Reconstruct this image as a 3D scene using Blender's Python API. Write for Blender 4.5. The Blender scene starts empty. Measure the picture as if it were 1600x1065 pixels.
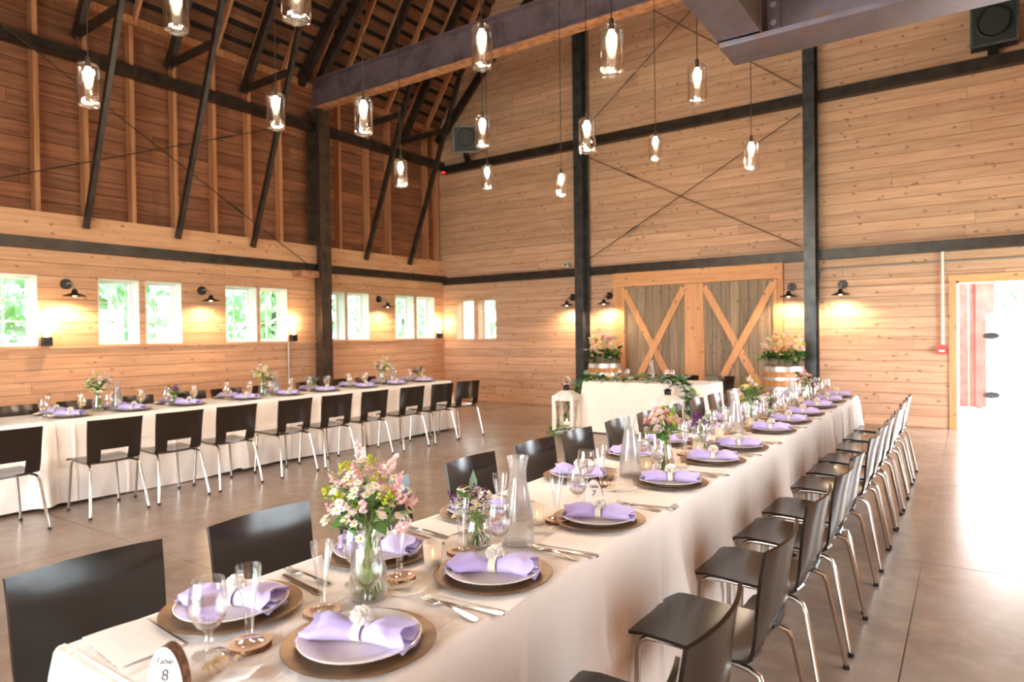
import bpy, bmesh, math, random
from mathutils import Vector, Matrix, Euler
R = math.radians
PI = math.pi
S = bpy.context.scene
C = S.collection
rnd = random.Random(7)

# ------------------------------------------------------------------ camera
H = 1.48
YAW, PITCH, ROLL, FPX = R(34.654), R(-0.636), R(-0.754), 1033.1
f = Vector((-math.sin(YAW)*math.cos(PITCH), math.cos(YAW)*math.cos(PITCH), math.sin(PITCH)))
r0 = Vector((math.cos(YAW), math.sin(YAW), 0)); u0 = r0.cross(f)
r1 = math.cos(ROLL)*r0 + math.sin(ROLL)*u0; u1 = -math.sin(ROLL)*r0 + math.cos(ROLL)*u0
cd = bpy.data.cameras.new('camera'); cam = bpy.data.objects.new('camera', cd); C.objects.link(cam)
cam.matrix_world = Matrix(((r1.x, u1.x, -f.x, 0), (r1.y, u1.y, -f.y, 0), (r1.z, u1.z, -f.z, H), (0, 0, 0, 1)))
cd.sensor_width = 36; cd.lens = FPX/1600*36; cd.clip_start = .05; cd.clip_end = 200
cd.dof.use_dof = True; cd.dof.focus_distance = 2.7; cd.dof.aperture_fstop = 3.0
S.camera = cam
# ------------------------------------------------------------------ exposure, world, large lights
S.view_settings.view_transform = 'Standard'; S.view_settings.look = 'None'
S.view_settings.gamma = 1; S.view_settings.use_curve_mapping = False
S.view_settings.exposure = 0.1
S.cycles.use_denoising = True
S.cycles.max_bounces = 10; S.cycles.diffuse_bounces = 4; S.cycles.glossy_bounces = 4
S.cycles.transmission_bounces = 8; S.cycles.transparent_max_bounces = 24
S.cycles.sample_clamp_indirect = 6; S.cycles.caustics_reflective = False; S.cycles.caustics_refractive = False
W = bpy.data.worlds.new('world'); S.world = W; W.use_nodes = True
wn = W.node_tree.nodes; wl = W.node_tree.links
wb = wn['Background']; wb.inputs[0].default_value = (.86, .95, 1, 1); wb.inputs[1].default_value = 11.0

def light(kind, name, loc, power, color, rot=(0, 0, 0), size=None, sy=None, parent=None, spot=None, radius=None):
    l = bpy.data.lights.new(name, kind); l.energy = power; l.color = color
    o = bpy.data.objects.new(name, l); o.location = loc; o.rotation_euler = rot; C.objects.link(o)
    if kind == 'AREA':
        l.shape = 'RECTANGLE'; l.size = size; l.size_y = sy or size
    if spot: l.spot_size = spot; l.spot_blend = .6
    if radius is not None: l.shadow_soft_size = radius
    if parent: o.parent = parent
    return o
DAY = (.88, .95, 1.0); WARM = (1, .77, .55)
# daylight coming in through the open barn doorways of the walls behind and beside the camera, and the windows in view
light('AREA', 'daylight_front_doorway', (-3.0, -3.9, 1.7), 430, DAY, (R(90), 0, 0), 5.6, 3.0)
light('AREA', 'daylight_side_doorway', (1.95, 9.7, 1.25), 70, DAY, (R(90), 0, R(90)), 1.9, 2.3)
light('AREA', 'daylight_back_doorway', (.5, 11.95, 1.1), 50, (1, .97, .95), (R(-90), 0, 0), 1.2, 2.1)

# ------------------------------------------------------------------ materials
def lin(c):
    return tuple(((v/255)/12.92 if v/255 <= .04045 else ((v/255+.055)/1.055)**2.4) for v in c) + (1,)
class NT:
    def __init__(s, name):
        s.m = bpy.data.materials.new(name); s.m.use_nodes = True
        s.n = s.m.node_tree.nodes; s.l = s.m.node_tree.links
        s.p = s.n['Principled BSDF']; s.out = s.n['Material Output']
    def add(s, t, ins={}, **kw):
        n = s.n.new(t)
        for k, v in kw.items(): setattr(n, k, v)
        for k, v in ins.items():
            if hasattr(v, 'links') or hasattr(v, 'is_linked'): s.l.new(v, n.inputs[k])
            else: n.inputs[k].default_value = v
        return n
    def ramp(s, fac, stops):
        n = s.add('ShaderNodeValToRGB', {0: fac}); e = n.color_ramp.elements
        while len(e) < len(stops): e.new(.5)
        for q, (p, c) in zip(e, stops): q.position = p; q.color = c if len(c) == 4 else c+(1,)
        return n.outputs[0]
    def mix(s, fac, a, b, mode='MIX'):
        n = s.add('ShaderNodeMix', data_type='RGBA', blend_type=mode)
        for i, v in ((0, fac), (6, a), (7, b)):
            if hasattr(v, 'is_linked'): s.l.new(v, n.inputs[i])
            else: n.inputs[i].default_value = v
        return n.outputs[2]
    def set(s, **kw):
        for k, v in kw.items():
            k = {'base': 'Base Color', 'rough': 'Roughness', 'metal': 'Metallic', 'spec': 'Specular IOR Level', 'coat': 'Coat Weight', 'sheen': 'Sheen Weight', 'emit': 'Emission Color', 'es': 'Emission Strength', 'sss': 'Subsurface Weight', 'normal': 'Normal', 'trans': 'Transmission Weight', 'ior': 'IOR', 'croughness': 'Coat Roughness'}[k]
            if hasattr(v, 'is_linked'): s.l.new(v, s.p.inputs[k])
            else: s.p.inputs[k].default_value = v
        return s
    def bump(s, h, strength=.3, dist=.01):
        return s.add('ShaderNodeBump', {'Height': h, 'Strength': strength, 'Distance': dist}).outputs[0]
def plain(name, col, rough=.5, metal=0, **kw):
    t = NT(name); t.set(base=lin(col), rough=rough, metal=metal, **kw); return t.m
def noise_mat(name, c1, c2, scale=5, rough=.5, metal=0, bump=.15, detail=5, stretch=(1, 1, 1), lo=.35, hi=.65, dist=.005, coord='Object', **kw):
    t = NT(name); tc = t.add('ShaderNodeTexCoord')
    mp = t.add('ShaderNodeMapping', {'Vector': tc.outputs[coord], 'Scale': stretch})
    n = t.add('ShaderNodeTexNoise', {'Vector': mp.outputs[0], 'Scale': scale, 'Detail': detail})
    t.set(base=t.ramp(n.outputs[0], [(lo, lin(c1)), (hi, lin(c2))]), rough=rough, metal=metal, **kw)
    if bump: t.set(normal=t.bump(n.outputs[0], bump, dist))
    return t.m
def wood(name, c1, c2, axis, vary=.35, knots=True, rough=.62, grain=1.0, knotcol=(110, 68, 42)):
    """boards: grain along the world axis, each board its own tint"""
    t = NT(name); g = t.add('ShaderNodeNewGeometry'); oi = t.add('ShaderNodeObjectInfo')
    off = t.add('ShaderNodeVectorMath', {0: oi.outputs['Random'], 1: (37.1, 53.7, 71.3)}, operation='MULTIPLY')
    pos = t.add('ShaderNodeVectorMath', {0: g.outputs['Position'], 1: off.outputs[0]}, operation='ADD')
    sc = [14*grain]*3; sc[axis] = .9*grain
    mp = t.add('ShaderNodeMapping', {'Vector': pos.outputs[0], 'Scale': tuple(sc)})
    n = t.add('ShaderNodeTexNoise', {'Vector': mp.outputs[0], 'Scale': 1.6, 'Detail': 6, 'Roughness': .6})
    col = t.ramp(n.outputs[0], [(.3, lin(c1)), (.7, lin(c2))])
    hv = t.add('ShaderNodeHueSaturation', {'Color': col})
    v = t.add('ShaderNodeMapRange', {0: oi.outputs['Random'], 3: 1-vary, 4: 1+vary*.6})
    t.l.new(v.outputs[0], hv.inputs['Value']); col = hv.outputs[0]
    if knots:
        ks = [8.5]*3; ks[axis] = 5.5
        mk = t.add('ShaderNodeMapping', {'Vector': pos.outputs[0], 'Scale': tuple(ks)})
        vo = t.add('ShaderNodeTexVoronoi', {'Vector': mk.outputs[0], 'Scale': 1.0, 'Randomness': 1})
        kf = t.ramp(vo.outputs['Distance'], [(.06, (.75, .75, .75)), (.2, (0, 0, 0))])
        col = t.mix(kf, col, lin(knotcol))
    t.set(base=col, rough=rough, normal=t.bump(n.outputs[0], .2, .003)); return t.m
def thin_glass(name, tint=(1, 1, 1), rough=.02, opac=0.0, oc=(1, 1, 1), f0=.035, pw=4.0, top=.85):
    t = NT(name); t.n.remove(t.p)
    tr = t.add('ShaderNodeBsdfTransparent', {0: tint+(1,)})
    gl = t.add('ShaderNodeBsdfGlossy', {0: (1, 1, 1, 1), 'Roughness': rough})
    lw = t.add('ShaderNodeLayerWeight', {'Blend': .5})
    p5 = t.add('ShaderNodeMath', {0: lw.outputs['Facing'], 1: pw}, operation='POWER')
    mr = t.add('ShaderNodeMapRange', {0: p5.outputs[0], 3: f0, 4: top})
    mx = t.add('ShaderNodeMixShader', {0: mr.outputs[0], 1: tr.outputs[0], 2: gl.outputs[0]})
    o = mx.outputs[0]
    if opac:
        df = t.add('ShaderNodeBsdfTranslucent', {0: oc+(1,)}); d2 = t.add('ShaderNodeBsdfDiffuse', {0: oc+(1,)})
        dd = t.add('ShaderNodeMixShader', {0: .5, 1: df.outputs[0], 2: d2.outputs[0]})
        o = t.add('ShaderNodeMixShader', {0: opac, 1: o, 2: dd.outputs[0]}).outputs[0]
    t.l.new(o, t.out.inputs[0]); return t.m
def emis(name, col, s):
    t = NT(name); t.set(base=(0, 0, 0, 1), emit=col+(1,), es=s); return t.m

M = {}
M['wallx'] = wood('pine_boards_back', (198, 150, 120), (226, 184, 154), 0, .14, knotcol=(116, 76, 52))
M['wally'] = wood('pine_boards_side', (196, 143, 106), (224, 174, 136), 1, .13, knotcol=(150, 98, 62))
M['oldy'] = wood('old_red_boards', (112, 68, 46), (166, 108, 78), 1, .3, knots=False, rough=.75)
M['deck'] = wood('roof_deck_boards', (92, 56, 37), (140, 90, 61), 1, .35, knots=False, rough=.8)
M['stud'] = wood('stud_wood', (172, 112, 74), (212, 150, 108), 2, .2, knots=False)
M['beamw'] = wood('pale_beam', (202, 146, 108), (228, 176, 138), 1, .1)
M['trimx'] = wood('door_trim', (214, 148, 98), (238, 178, 128), 0, .1)
M['trimz'] = wood('door_trim_upright', (214, 148, 98), (238, 178, 128), 2, .1)
M['greyz'] = wood('weathered_boards', (132, 110, 88), (176, 152, 124), 2, .18, knotcol=(90, 68, 50))
M['backing'] = plain('dark_backing', (92, 62, 42), .8)
M['shingle'] = plain('shingle_underside', (30, 20, 15), .9)
M['steel'] = noise_mat('dark_steel', (40, 32, 28), (64, 53, 46), 6, .42, .25, .08)
M['steelb'] = noise_mat('brown_steel', (62, 50, 43), (92, 76, 65), 5, .4, .3, .08)
M['steelg'] = noise_mat('grey_steel', (52, 54, 58), (76, 78, 80), 6, .4, .3, .08)
def mill():
    t = NT('mill_scale_steel'); tc = t.add('ShaderNodeTexCoord')
    a = t.add('ShaderNodeTexNoise', {'Vector': tc.outputs['Object'], 'Scale': 2.2, 'Detail': 7, 'Roughness': .65})
    b = t.add('ShaderNodeTexNoise', {'Vector': tc.outputs['Object'], 'Scale': 9, 'Detail': 8, 'Roughness': .7})
    c = t.ramp(a.outputs[0], [(.3, lin((92, 80, 86))), (.55, lin((134, 120, 134))), (.72, lin((110, 96, 102)))])
    c = t.mix(t.ramp(b.outputs[0], [(.56, (0, 0, 0)), (.68, (1, 1, 1))]), c, lin((150, 98, 62)))
    t.set(base=c, rough=.42, metal=.45, normal=t.bump(b.outputs[0], .25, .003)); return t.m
M['mill'] = mill()
M['rustlit'] = noise_mat('rust_and_lit_steel', (150, 104, 76), (206, 150, 110), 8, .55, .1, .2)  # rust, warmed so it also carries light painted on steel undersides
M['black'] = plain('black_metal', (22, 20, 20), .4, .3)
M['blackp'] = plain('black_plastic', (20, 19, 19), .55)
M['chrome'] = plain('chrome', (190, 182, 174), .22, 1)
M['galv'] = plain('galvanised', (205, 205, 205), .35, .8)
def shell():
    t = NT('espresso_shell'); tc = t.add('ShaderNodeTexCoord')
    n = t.add('ShaderNodeTexNoise', {'Vector': tc.outputs['Object'], 'Scale': 60, 'Detail': 2})
    t.set(base=lin((33, 24, 19)), rough=.16, spec=.55, normal=t.bump(n.outputs[0], .02, .0005)); return t.m
M['shell'] = shell()
def cloth_m():
    t = NT('white_cloth'); g = t.add('ShaderNodeNewGeometry')
    n = t.add('ShaderNodeTexNoise', {'Vector': g.outputs['Position'], 'Scale': 4, 'Detail': 4})
    n2 = t.add('ShaderNodeTexNoise', {'Vector': g.outputs['Position'], 'Scale': 500, 'Detail': 1})
    mx = t.add('ShaderNodeMath', {0: n.outputs[0], 1: n2.outputs[0]}, operation='MULTIPLY_ADD'); mx.inputs[1].default_value = 3
    n3 = t.add('ShaderNodeTexNoise', {'Vector': t.add('ShaderNodeMapping', {'Vector': g.outputs['Position'], 'Scale': (9, 5, 4), 'Rotation': (.5, .4, .6)}).outputs[0], 'Scale': 1.0, 'Detail': 3, 'Distortion': 1.2})
    b1 = t.add('ShaderNodeBump', {'Height': n3.outputs[0], 'Strength': .35, 'Distance': .035, 'Normal': t.bump(n.outputs[0], .4, .04)}).outputs[0]
    t.set(base=lin((242, 230, 220)), rough=.85, sheen=.2, normal=b1); return t.m
M['cloth'] = cloth_m()
M['plate'] = plain('cream_china', (240, 230, 222), .18, coat=.3)
M['charger'] = noise_mat('bronze_charger', (112, 82, 54), (150, 114, 78), 14, .36, .45, .1)
M['napkin'] = noise_mat('lavender_linen', (186, 168, 226), (204, 188, 240), 10, .8, 0, .1, sheen=.3)
M['band'] = plain('cream_band', (232, 224, 206), .6)
def petal(name, col):
    t = NT(name); t.set(base=lin(col), rough=.6)
    tl = t.add('ShaderNodeBsdfTranslucent', {0: lin(col)})
    m = t.add('ShaderNodeMixShader', {0: .4, 1: t.p.outputs[0], 2: tl.outputs[0]}); t.l.new(m.outputs[0], t.out.inputs[0]); return t.m
M['petalw'] = petal('white_petal', (252, 249, 244))
M['petalp'] = petal('pink_petal', (246, 202, 206))
M['petalc'] = petal('blush_petal', (250, 230, 226))
M['petaly'] = petal('lime_bloom', (206, 210, 62))
M['petalk'] = petal('cream_bloom', (246, 236, 190))
M['petalv'] = petal('violet_petal', (122, 58, 130))
M['pistil'] = plain('yellow_centre', (228, 184, 60), .6)
M['leaf'] = noise_mat('leaf_green', (62, 112, 44), (110, 156, 66), 30, .5, 0, 0)
M['leafd'] = noise_mat('leaf_dark', (26, 52, 24), (54, 88, 42), 30, .5, 0, 0)
M['leafs'] = noise_mat('leaf_sage', (98, 128, 104), (150, 174, 148), 30, .6, 0, 0)
M['stem'] = plain('stem_green', (118, 158, 62), .5)
M['glass'] = thin_glass('clear_glass', f0=.05, pw=2.6, top=.95)
M['lampglass'] = thin_glass('lamp_glass', f0=.07, pw=2.5)
M['frost'] = thin_glass('misted_glass', (.98, .98, .98), .06, .15, (.9, .89, .87))
M['votive'] = thin_glass('frosted_votive', (.95, .93, .9), .3, .5, (.95, .9, .84))
M['pane'] = thin_glass('window_glass', (.97, 1, 1), .01)
def water():
    t = NT('water'); t.n.remove(t.p)
    g = t.add('ShaderNodeBsdfGlass', {0: (1, 1, 1, 1), 'Roughness': 0, 'IOR': 1.33})
    tr = t.add('ShaderNodeBsdfTransparent'); m = t.add('ShaderNodeMixShader', {0: .45, 1: g.outputs[0], 2: tr.outputs[0]})
    t.l.new(m.outputs[0], t.out.inputs[0]); return t.m
M['water'] = water()
M['wine'] = thin_glass('sparkling_wine', (.98, .93, .74), .05)
M['slice'] = noise_mat('wood_slice_face', (222, 172, 138), (242, 204, 172), 20, .6, 0, .1)
M['bark'] = noise_mat('bark', (84, 54, 38), (146, 104, 78), 60, .8, 0, .5)
M['paper'] = plain('white_paper', (246, 238, 230), .8)
M['ink'] = plain('black_ink', (38, 34, 34), .7)
M['inkl'] = plain('pale_ink', (206, 196, 188), .8)
M['silver'] = plain('silver_cutlery', (214, 208, 200), .14, 1)
M['straw'] = plain('dried_blooms', (234, 210, 168), .8)
M['wax'] = plain('candle_wax', (250, 240, 224), .6, sss=.2)
M['flame'] = emis('candle_flame', (1, .62, .25), 9)
M['bulb'] = emis('glowing_bulb', (1, .80, .52), 16)
M['glow'] = emis('lamp_glow', (1, .82, .55), 12)
M['led'] = emis('red_alarm_led', (1, .02, .03), 2.5)
M['white'] = plain('white_paint', (238, 236, 232), .5)
M['whitew'] = noise_mat('whitewashed_wood', (220, 210, 200), (244, 238, 232), 12, .6, 0, .2, stretch=(1, 1, .2))
M['redbox'] = plain('red_plastic', (206, 62, 58), .4)
M['redwall'] = noise_mat('red_siding_paint', (224, 134, 126), (236, 156, 148), 6, .6, 0, .1)
M['stave'] = wood('barrel_oak', (176, 112, 66), (214, 152, 98), 2, .2, knots=False)
M['basket'] = noise_mat('mossy_box', (78, 74, 58), (132, 120, 96), 30, .8, 0, .3)
def concrete():
    t = NT('polished_concrete'); g = t.add('ShaderNodeNewGeometry')
    a = t.add('ShaderNodeTexNoise', {'Vector': g.outputs['Position'], 'Scale': .6, 'Detail': 5, 'Roughness': .5})
    b = t.add('ShaderNodeTexNoise', {'Vector': g.outputs['Position'], 'Scale': 2.2, 'Detail': 2, 'Roughness': .4})
    c = t.ramp(a.outputs[0], [(.3, lin((126, 108, 95))), (.5, lin((150, 132, 118))), (.7, lin((172, 154, 140)))])
    b2 = t.add('ShaderNodeTexNoise', {'Vector': g.outputs['Position'], 'Scale': 7, 'Detail': 4, 'Roughness': .6})
    c = t.mix(t.ramp(b.outputs[0], [(.4, (.4, .4, .4)), (.7, (0, 0, 0))]), c, lin((128, 100, 80)))
    c = t.mix(t.ramp(b2.outputs[0], [(.45, (0, 0, 0)), (.7, (.3, .3, .3))]), c, lin((176, 160, 146)))
    t.set(base=c, rough=.25, spec=.55); return t.m
M['concrete'] = concrete()
M['gravel'] = noise_mat('pale_gravel', (206, 202, 196), (232, 228, 222), 40, .9, 0, .2)
M['grass'] = noise_mat('lawn', (88, 130, 60), (140, 170, 90), 8, .9, 0, .2)
M['treeleaf'] = noise_mat('tree_leaves', (150, 200, 160), (206, 234, 200), 3, .6, 0, 0)
M['treebark'] = plain('tree_bark', (90, 74, 60), .9)

# ------------------------------------------------------------------ mesh builder
class B:
    def __init__(s): s.v = []; s.f = []; s.mi = []; s.m = 0
    def mat(s, i): s.m = i; return s
    def add(s, vs, fs):
        o = len(s.v); s.v += [tuple(v) for v in vs]; s.f += [tuple(i+o for i in q) for q in fs]; s.mi += [s.m]*len(fs); return s
    def box(s, a, b, rot=None, at=(0, 0, 0)):
        (x0, y0, z0), (x1, y1, z1) = a, b
        vs = [(x0, y0, z0), (x1, y0, z0), (x1, y1, z0), (x0, y1, z0), (x0, y0, z1), (x1, y0, z1), (x1, y1, z1), (x0, y1, z1)]
        if rot: vs = [rot @ Vector(v) + Vector(at) for v in vs]
        return s.add(vs, [(0, 3, 2, 1), (4, 5, 6, 7), (0, 1, 5, 4), (1, 2, 6, 5), (2, 3, 7, 6), (3, 0, 4, 7)])
    def beam(s, p0, p1, w, h, up=(0, 0, 1)):
        """solid bar from p0 to p1, w across and h along up"""
        p0, p1 = Vector(p0), Vector(p1); d = (p1-p0).normalized(); x = d.cross(Vector(up)).normalized(); y = x.cross(d)
        vs = [p+x*a*w/2+y*b*h/2 for p in (p0, p1) for a, b in ((-1, -1), (1, -1), (1, 1), (-1, 1))]
        return s.add(vs, [(0, 1, 2, 3), (7, 6, 5, 4), (0, 4, 5, 1), (1, 5, 6, 2), (2, 6, 7, 3), (3, 7, 4, 0)])
    def ibeam(s, p0, p1, w, h, up=(0, 0, 1), tf=.016, tw=.012):
        p0, p1 = Vector(p0), Vector(p1); d = (p1-p0).normalized(); x = d.cross(Vector(up)).normalized(); y = x.cross(d)
        s.beam(p0+y*(h/2-tf/2), p1+y*(h/2-tf/2), w, tf, up); s.beam(p0-y*(h/2-tf/2), p1-y*(h/2-tf/2), w, tf, up)
        return s.beam(p0, p1, tw, h-2*tf, up)
    def lathe(s, prof, n=24, at=(0, 0, 0), sx=1, sy=1):
        vs = []; fs = []; idx = []
        for r, z in prof:
            if r <= 1e-6: idx.append([len(vs)]); vs.append((at[0], at[1], at[2]+z))
            else:
                idx.append(list(range(len(vs), len(vs)+n)))
                vs += [(at[0]+sx*r*math.cos(2*PI*i/n), at[1]+sy*r*math.sin(2*PI*i/n), at[2]+z) for i in range(n)]
        for a, b in zip(idx, idx[1:]):
            for i in range(n):
                j = (i+1) % n
                if len(a) == 1 and len(b) == 1: continue
                if len(a) == 1: fs.append((a[0], b[j], b[i]))
                elif len(b) == 1: fs.append((a[i], a[j], b[0]))
                else: fs.append((a[i], a[j], b[j], b[i]))
        return s.add(vs, fs)
    def tube(s, path, r, n=8, cap=True):
        P = [Vector(p) for p in path]; rs = r if isinstance(r, (list, tuple)) else [r]*len(P)
        vs = []; fs = []; up = None
        for k, p in enumerate(P):
            d = ((P[min(k+1, len(P)-1)]-P[max(k-1, 0)])).normalized()
            if up is None: up = Vector((0, 0, 1)) if abs(d.z) < .9 else Vector((1, 0, 0))
            x = d.cross(up).normalized(); y = x.cross(d).normalized(); up = y
            vs += [p+rs[k]*(x*math.cos(2*PI*i/n)+y*math.sin(2*PI*i/n)) for i in range(n)]
        for k in range(len(P)-1):
            for i in range(n):
                j = (i+1) % n; fs.append((k*n+i, k*n+j, k*n+n+j, k*n+n+i))
        if cap: fs.append(tuple(range(n-1, -1, -1))); fs.append(tuple(range((len(P)-1)*n, len(P)*n)))
        return s.add(vs, fs)
    def grid(s, fn, nu, nv, skip=None):
        vs = [fn(i/nu, j/nv) for j in range(nv+1) for i in range(nu+1)]
        fs = [(j*(nu+1)+i, j*(nu+1)+i+1, (j+1)*(nu+1)+i+1, (j+1)*(nu+1)+i) for j in range(nv) for i in range(nu) if not (skip and skip(i, j))]
        return s.add(vs, fs)
    def mesh(s, name, mats, smooth=35, solid=0):
        me = bpy.data.meshes.new(name); me.from_pydata(s.v, [], s.f)
        for m in (mats if isinstance(mats, (list, tuple)) else [mats]): me.materials.append(m)
        if any(s.mi): me.polygons.foreach_set('material_index', s.mi)
        if solid:
            bm = bmesh.new(); bm.from_mesh(me); bmesh.ops.recalc_face_normals(bm, faces=bm.faces)
            bmesh.ops.solidify(bm, geom=bm.faces[:], thickness=solid); bm.to_mesh(me); bm.free()
        if smooth:
            me.polygons.foreach_set('use_smooth', [True]*len(me.polygons)); me.set_sharp_from_angle(angle=R(smooth))
        me.update(); return me
    def build(s, name, mats, parent=None, loc=(0, 0, 0), smooth=35, solid=0):
        return link(name, s.mesh(name, mats, smooth, solid), parent, loc)
def link(name, me, parent=None, loc=(0, 0, 0), rot=(0, 0, 0), scale=(1, 1, 1)):
    o = bpy.data.objects.new(name, me); C.objects.link(o)
    o.location = loc; o.rotation_euler = rot; o.scale = scale
    if parent: o.parent = parent
    return o
def tag(o, label, cat, group=None, kind=None):
    o['label'] = label; o['category'] = cat
    if group: o['group'] = group
    if kind: o['kind'] = kind
    return o
def thing(name, label, cat, loc=(0, 0, 0), rz=0, group=None, kind=None):
    o = bpy.data.objects.new(name, None); C.objects.link(o); o.location = loc; o.rotation_euler = (0, 0, rz); o.empty_display_size = .1
    return tag(o, label, cat, group, kind)
def dup(root, loc, rz=0, label=None, group=None):
    r = root.copy(); C.objects.link(r); r.location = loc; r.rotation_euler = (0, 0, rz)
    if label: r['label'] = label
    if group: r['group'] = group
    for ch in KIDS(root):
        c = ch.copy(); C.objects.link(c); c.parent = r
        for g in KIDS(ch):
            d = g.copy(); C.objects.link(d); d.parent = c
    return r
_kids = {}
def KIDS(o):
    if o.name not in _kids: _kids[o.name] = list(o.children)
    return _kids[o.name]
class Proto:
    """first placement moves the original, later ones copy it"""
    def __init__(s, make): s.root = make(); s.used = False
    def put(s, loc, rz, label, group=None):
        if not s.used:
            s.used = True; KIDS(s.root)
            for k in KIDS(s.root): KIDS(k)
            r = s.root; r.location = loc; r.rotation_euler = (0, 0, rz); r['label'] = label
            if group: r['group'] = group
            return r
        return dup(s.root, loc, rz, label, group)
UNIT = {}
def unit(mat, name='plank'):
    k = (mat.name, name)
    if k not in UNIT: UNIT[k] = B().box((0, 0, 0), (1, 1, 1)).mesh(name, mat, 0)
    return UNIT[k]
ORD = 'first second third fourth fifth sixth seventh eighth ninth tenth eleventh twelfth'.split()

# ------------------------------------------------------------------ room shell
XL, XR, YB, YF = -9.95, 1.7, 11.65, -4.0
ZP = 6.08          # wall plate
SL = 1.5           # roof slope
def boards(parent, mat, u0, u1, rows, holes, place, th=.02, seg=3.4, gap=.006):
    """lay horizontal planks between u0..u1; place(u, v, du, dv, proud) gives loc and scale of a unit plank"""
    me = unit(mat); n = 0
    for v0, v1 in rows:
        cuts = sorted({v0, v1} | {z for h in holes for z in (h[2], h[3]) if v0+.012 < z < v1-.012})
        for a, b in zip(cuts, cuts[1:]):
            spans = [(u0, u1)]
            for h in holes:
                if h[2] < b-.006 and h[3] > a+.006:
                    spans = [q for s0, s1 in spans for q in ((s0, min(s1, h[0])), (max(s0, h[1]), s1)) if q[1]-q[0] > .01]
            for s0, s1 in spans:
                x = s0; first = True
                while x < s1-.02:
                    e = min(s1, x+seg*rnd.uniform(.35, 1.2)) if first else min(s1, x+seg*rnd.uniform(.8, 1.3))
                    first = False
                    if s1-e < .35: e = s1
                    loc, scl = place(x+.0015, a+gap/2, e-x-.003, b-a-gap, th+rnd.uniform(-.002, .003))
                    link('plank', me, parent, loc, (0, 0, 0), scl); x = e; n += 1
    return n
def slab(parent_name, label, cat, rects, place, mat):
    b = B()
    for r in rects: b.box(*place(r))
    o = b.build(parent_name, mat, smooth=0); tag(o, label, cat, kind='structure'); return o
def rects_minus(u0, u1, v0, v1, holes):
    vs = sorted({v0, v1} | {h[2] for h in holes} | {h[3] for h in holes}); out = []
    for a, b in zip(vs, vs[1:]):
        if b <= v0 or a >= v1: continue
        sp = [(u0, u1)]
        for h in holes:
            if h[2] < b-1e-6 and h[3] > a+1e-6: sp = [q for s in sp for q in ((s[0], min(s[1], h[0])), (max(s[0], h[1]), s[1])) if q[1]-q[0] > 1e-4]
        out += [(s0, s1, a, b) for s0, s1 in sp]
    return out
# floor
fl = B(); J = .006
xs = [-10.4, -7.6, -5.15, -2.7, -.25, 2.2]; ys = [-4.2, -.2, 2.36, 4.9, 7.45, 10.0, 11.8]
floor = B().box((-10.4, -4.2, -.2), (2.2, 11.8, -.012)).build('floor', M['concrete'], smooth=0)
tag(floor, 'polished brown concrete floor with saw cut joints', 'floor', kind='structure')
for x0, x1 in zip(xs, xs[1:]):
    for y0, y1 in zip(ys, ys[1:]):
        B().box((x0+J/2, y0+J/2, -.012), (x1-J/2, y1-J/2, 0)).build('slab', M['concrete'], floor, smooth=0)

# back wall
BH = [(-9.56, -9.06, 1.35, 2.26), (-8.95, -8.45, 1.35, 2.26), (-.15, 1.15, -.1, 2.16)]
wb_ = slab('wall_back', 'tall gable wall clad in knotty tan pine boards', 'wall', rects_minus(-10.2, 1.9, -.1, 14.5, BH),
           lambda r: ((r[0], YB, r[2]), (r[1], YB+.24, r[3])), M['backing'])
rows = [(z*.165, z*.165+.165) for z in range(0, 55)]
boards(wb_, M['wallx'], -10.1, 1.7, rows, BH, lambda u, v, du, dv, p: ((u, YB-p, v), (du, p, dv)), seg=4.2)
# left wall, lower storey
WY = [(2.95, 3.56), (4.29, 4.84), (4.93, 5.47), (6.2, 6.77), (6.83, 7.38), (8.2, 8.70), (8.76, 9.32), (10.06, 10.63), (10.71, 11.3)]
LH = [(a, b, 1.40, 2.32) for a, b in WY]
wl_ = slab('wall_left', 'window wall clad in tan pine boards below a ledge beam', 'wall', rects_minus(YF, YB, -.1, 3.0, LH),
           lambda r: ((XL-.26, r[0], r[2]), (XL, r[1], r[3])), M['backing'])
rl = [(i*1.4/9, (i+1)*1.4/9) for i in range(9)]+[(1.4+i*.92/6, 1.4+(i+1)*.92/6) for i in range(6)]+[(2.32, 2.49), (2.49, 2.66), (2.66, 2.82)]
boards(wl_, M['wally'], .5, YB-.02, rl, LH, lambda u, v, du, dv, p: ((XL, u, v), (p, du, dv)), seg=3.6)
B().box((XL-.2, YF, 2.80), (XL+.09, YB-.02, 3.14)).build('ledge_beam', M['beamw'], wl_, smooth=0)
B().box((XL+.02, .5, 1.365), (XL+.05, YB-.03, 1.40)).build('sill_rail', M['beamw'], wl_, smooth=0)
# left wall, upper storey: dark boards behind studs
wu = slab('wall_left_upper', 'old red brown boards behind upright studs above the ledge', 'wall', [(YF, YB, 2.9, ZP)], lambda r: ((XL-.30, r[0], r[2]), (XL-.19, r[1], r[3])), M['backing'])
boards(wu, M['oldy'], .5, YB-.01, [(3.12+i*.2, 3.32+i*.2) for i in range(15)], [], lambda u, v, du, dv, p: ((XL-.19, u, v), (p, du, dv)), seg=4, gap=.012)
for y in [11.52, 11.16, 10.0, 9.4, 8.67, 8.35, 7.33, 6.72, 6.09, 5.45, 4.82, 4.2, 3.61, 2.98, 2.35, 1.7]:
    B().box((XL-.165, y-.03, 3.13), (XL-.03, y+.03, ZP-.02)).build('stud', M['stud'], wu, smooth=0)
B().box((XL-.17, .5, ZP-.06), (XL+.02, YB-.02, ZP+.06)).build('wall_plate', M['stud'], wu, smooth=0)
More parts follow.
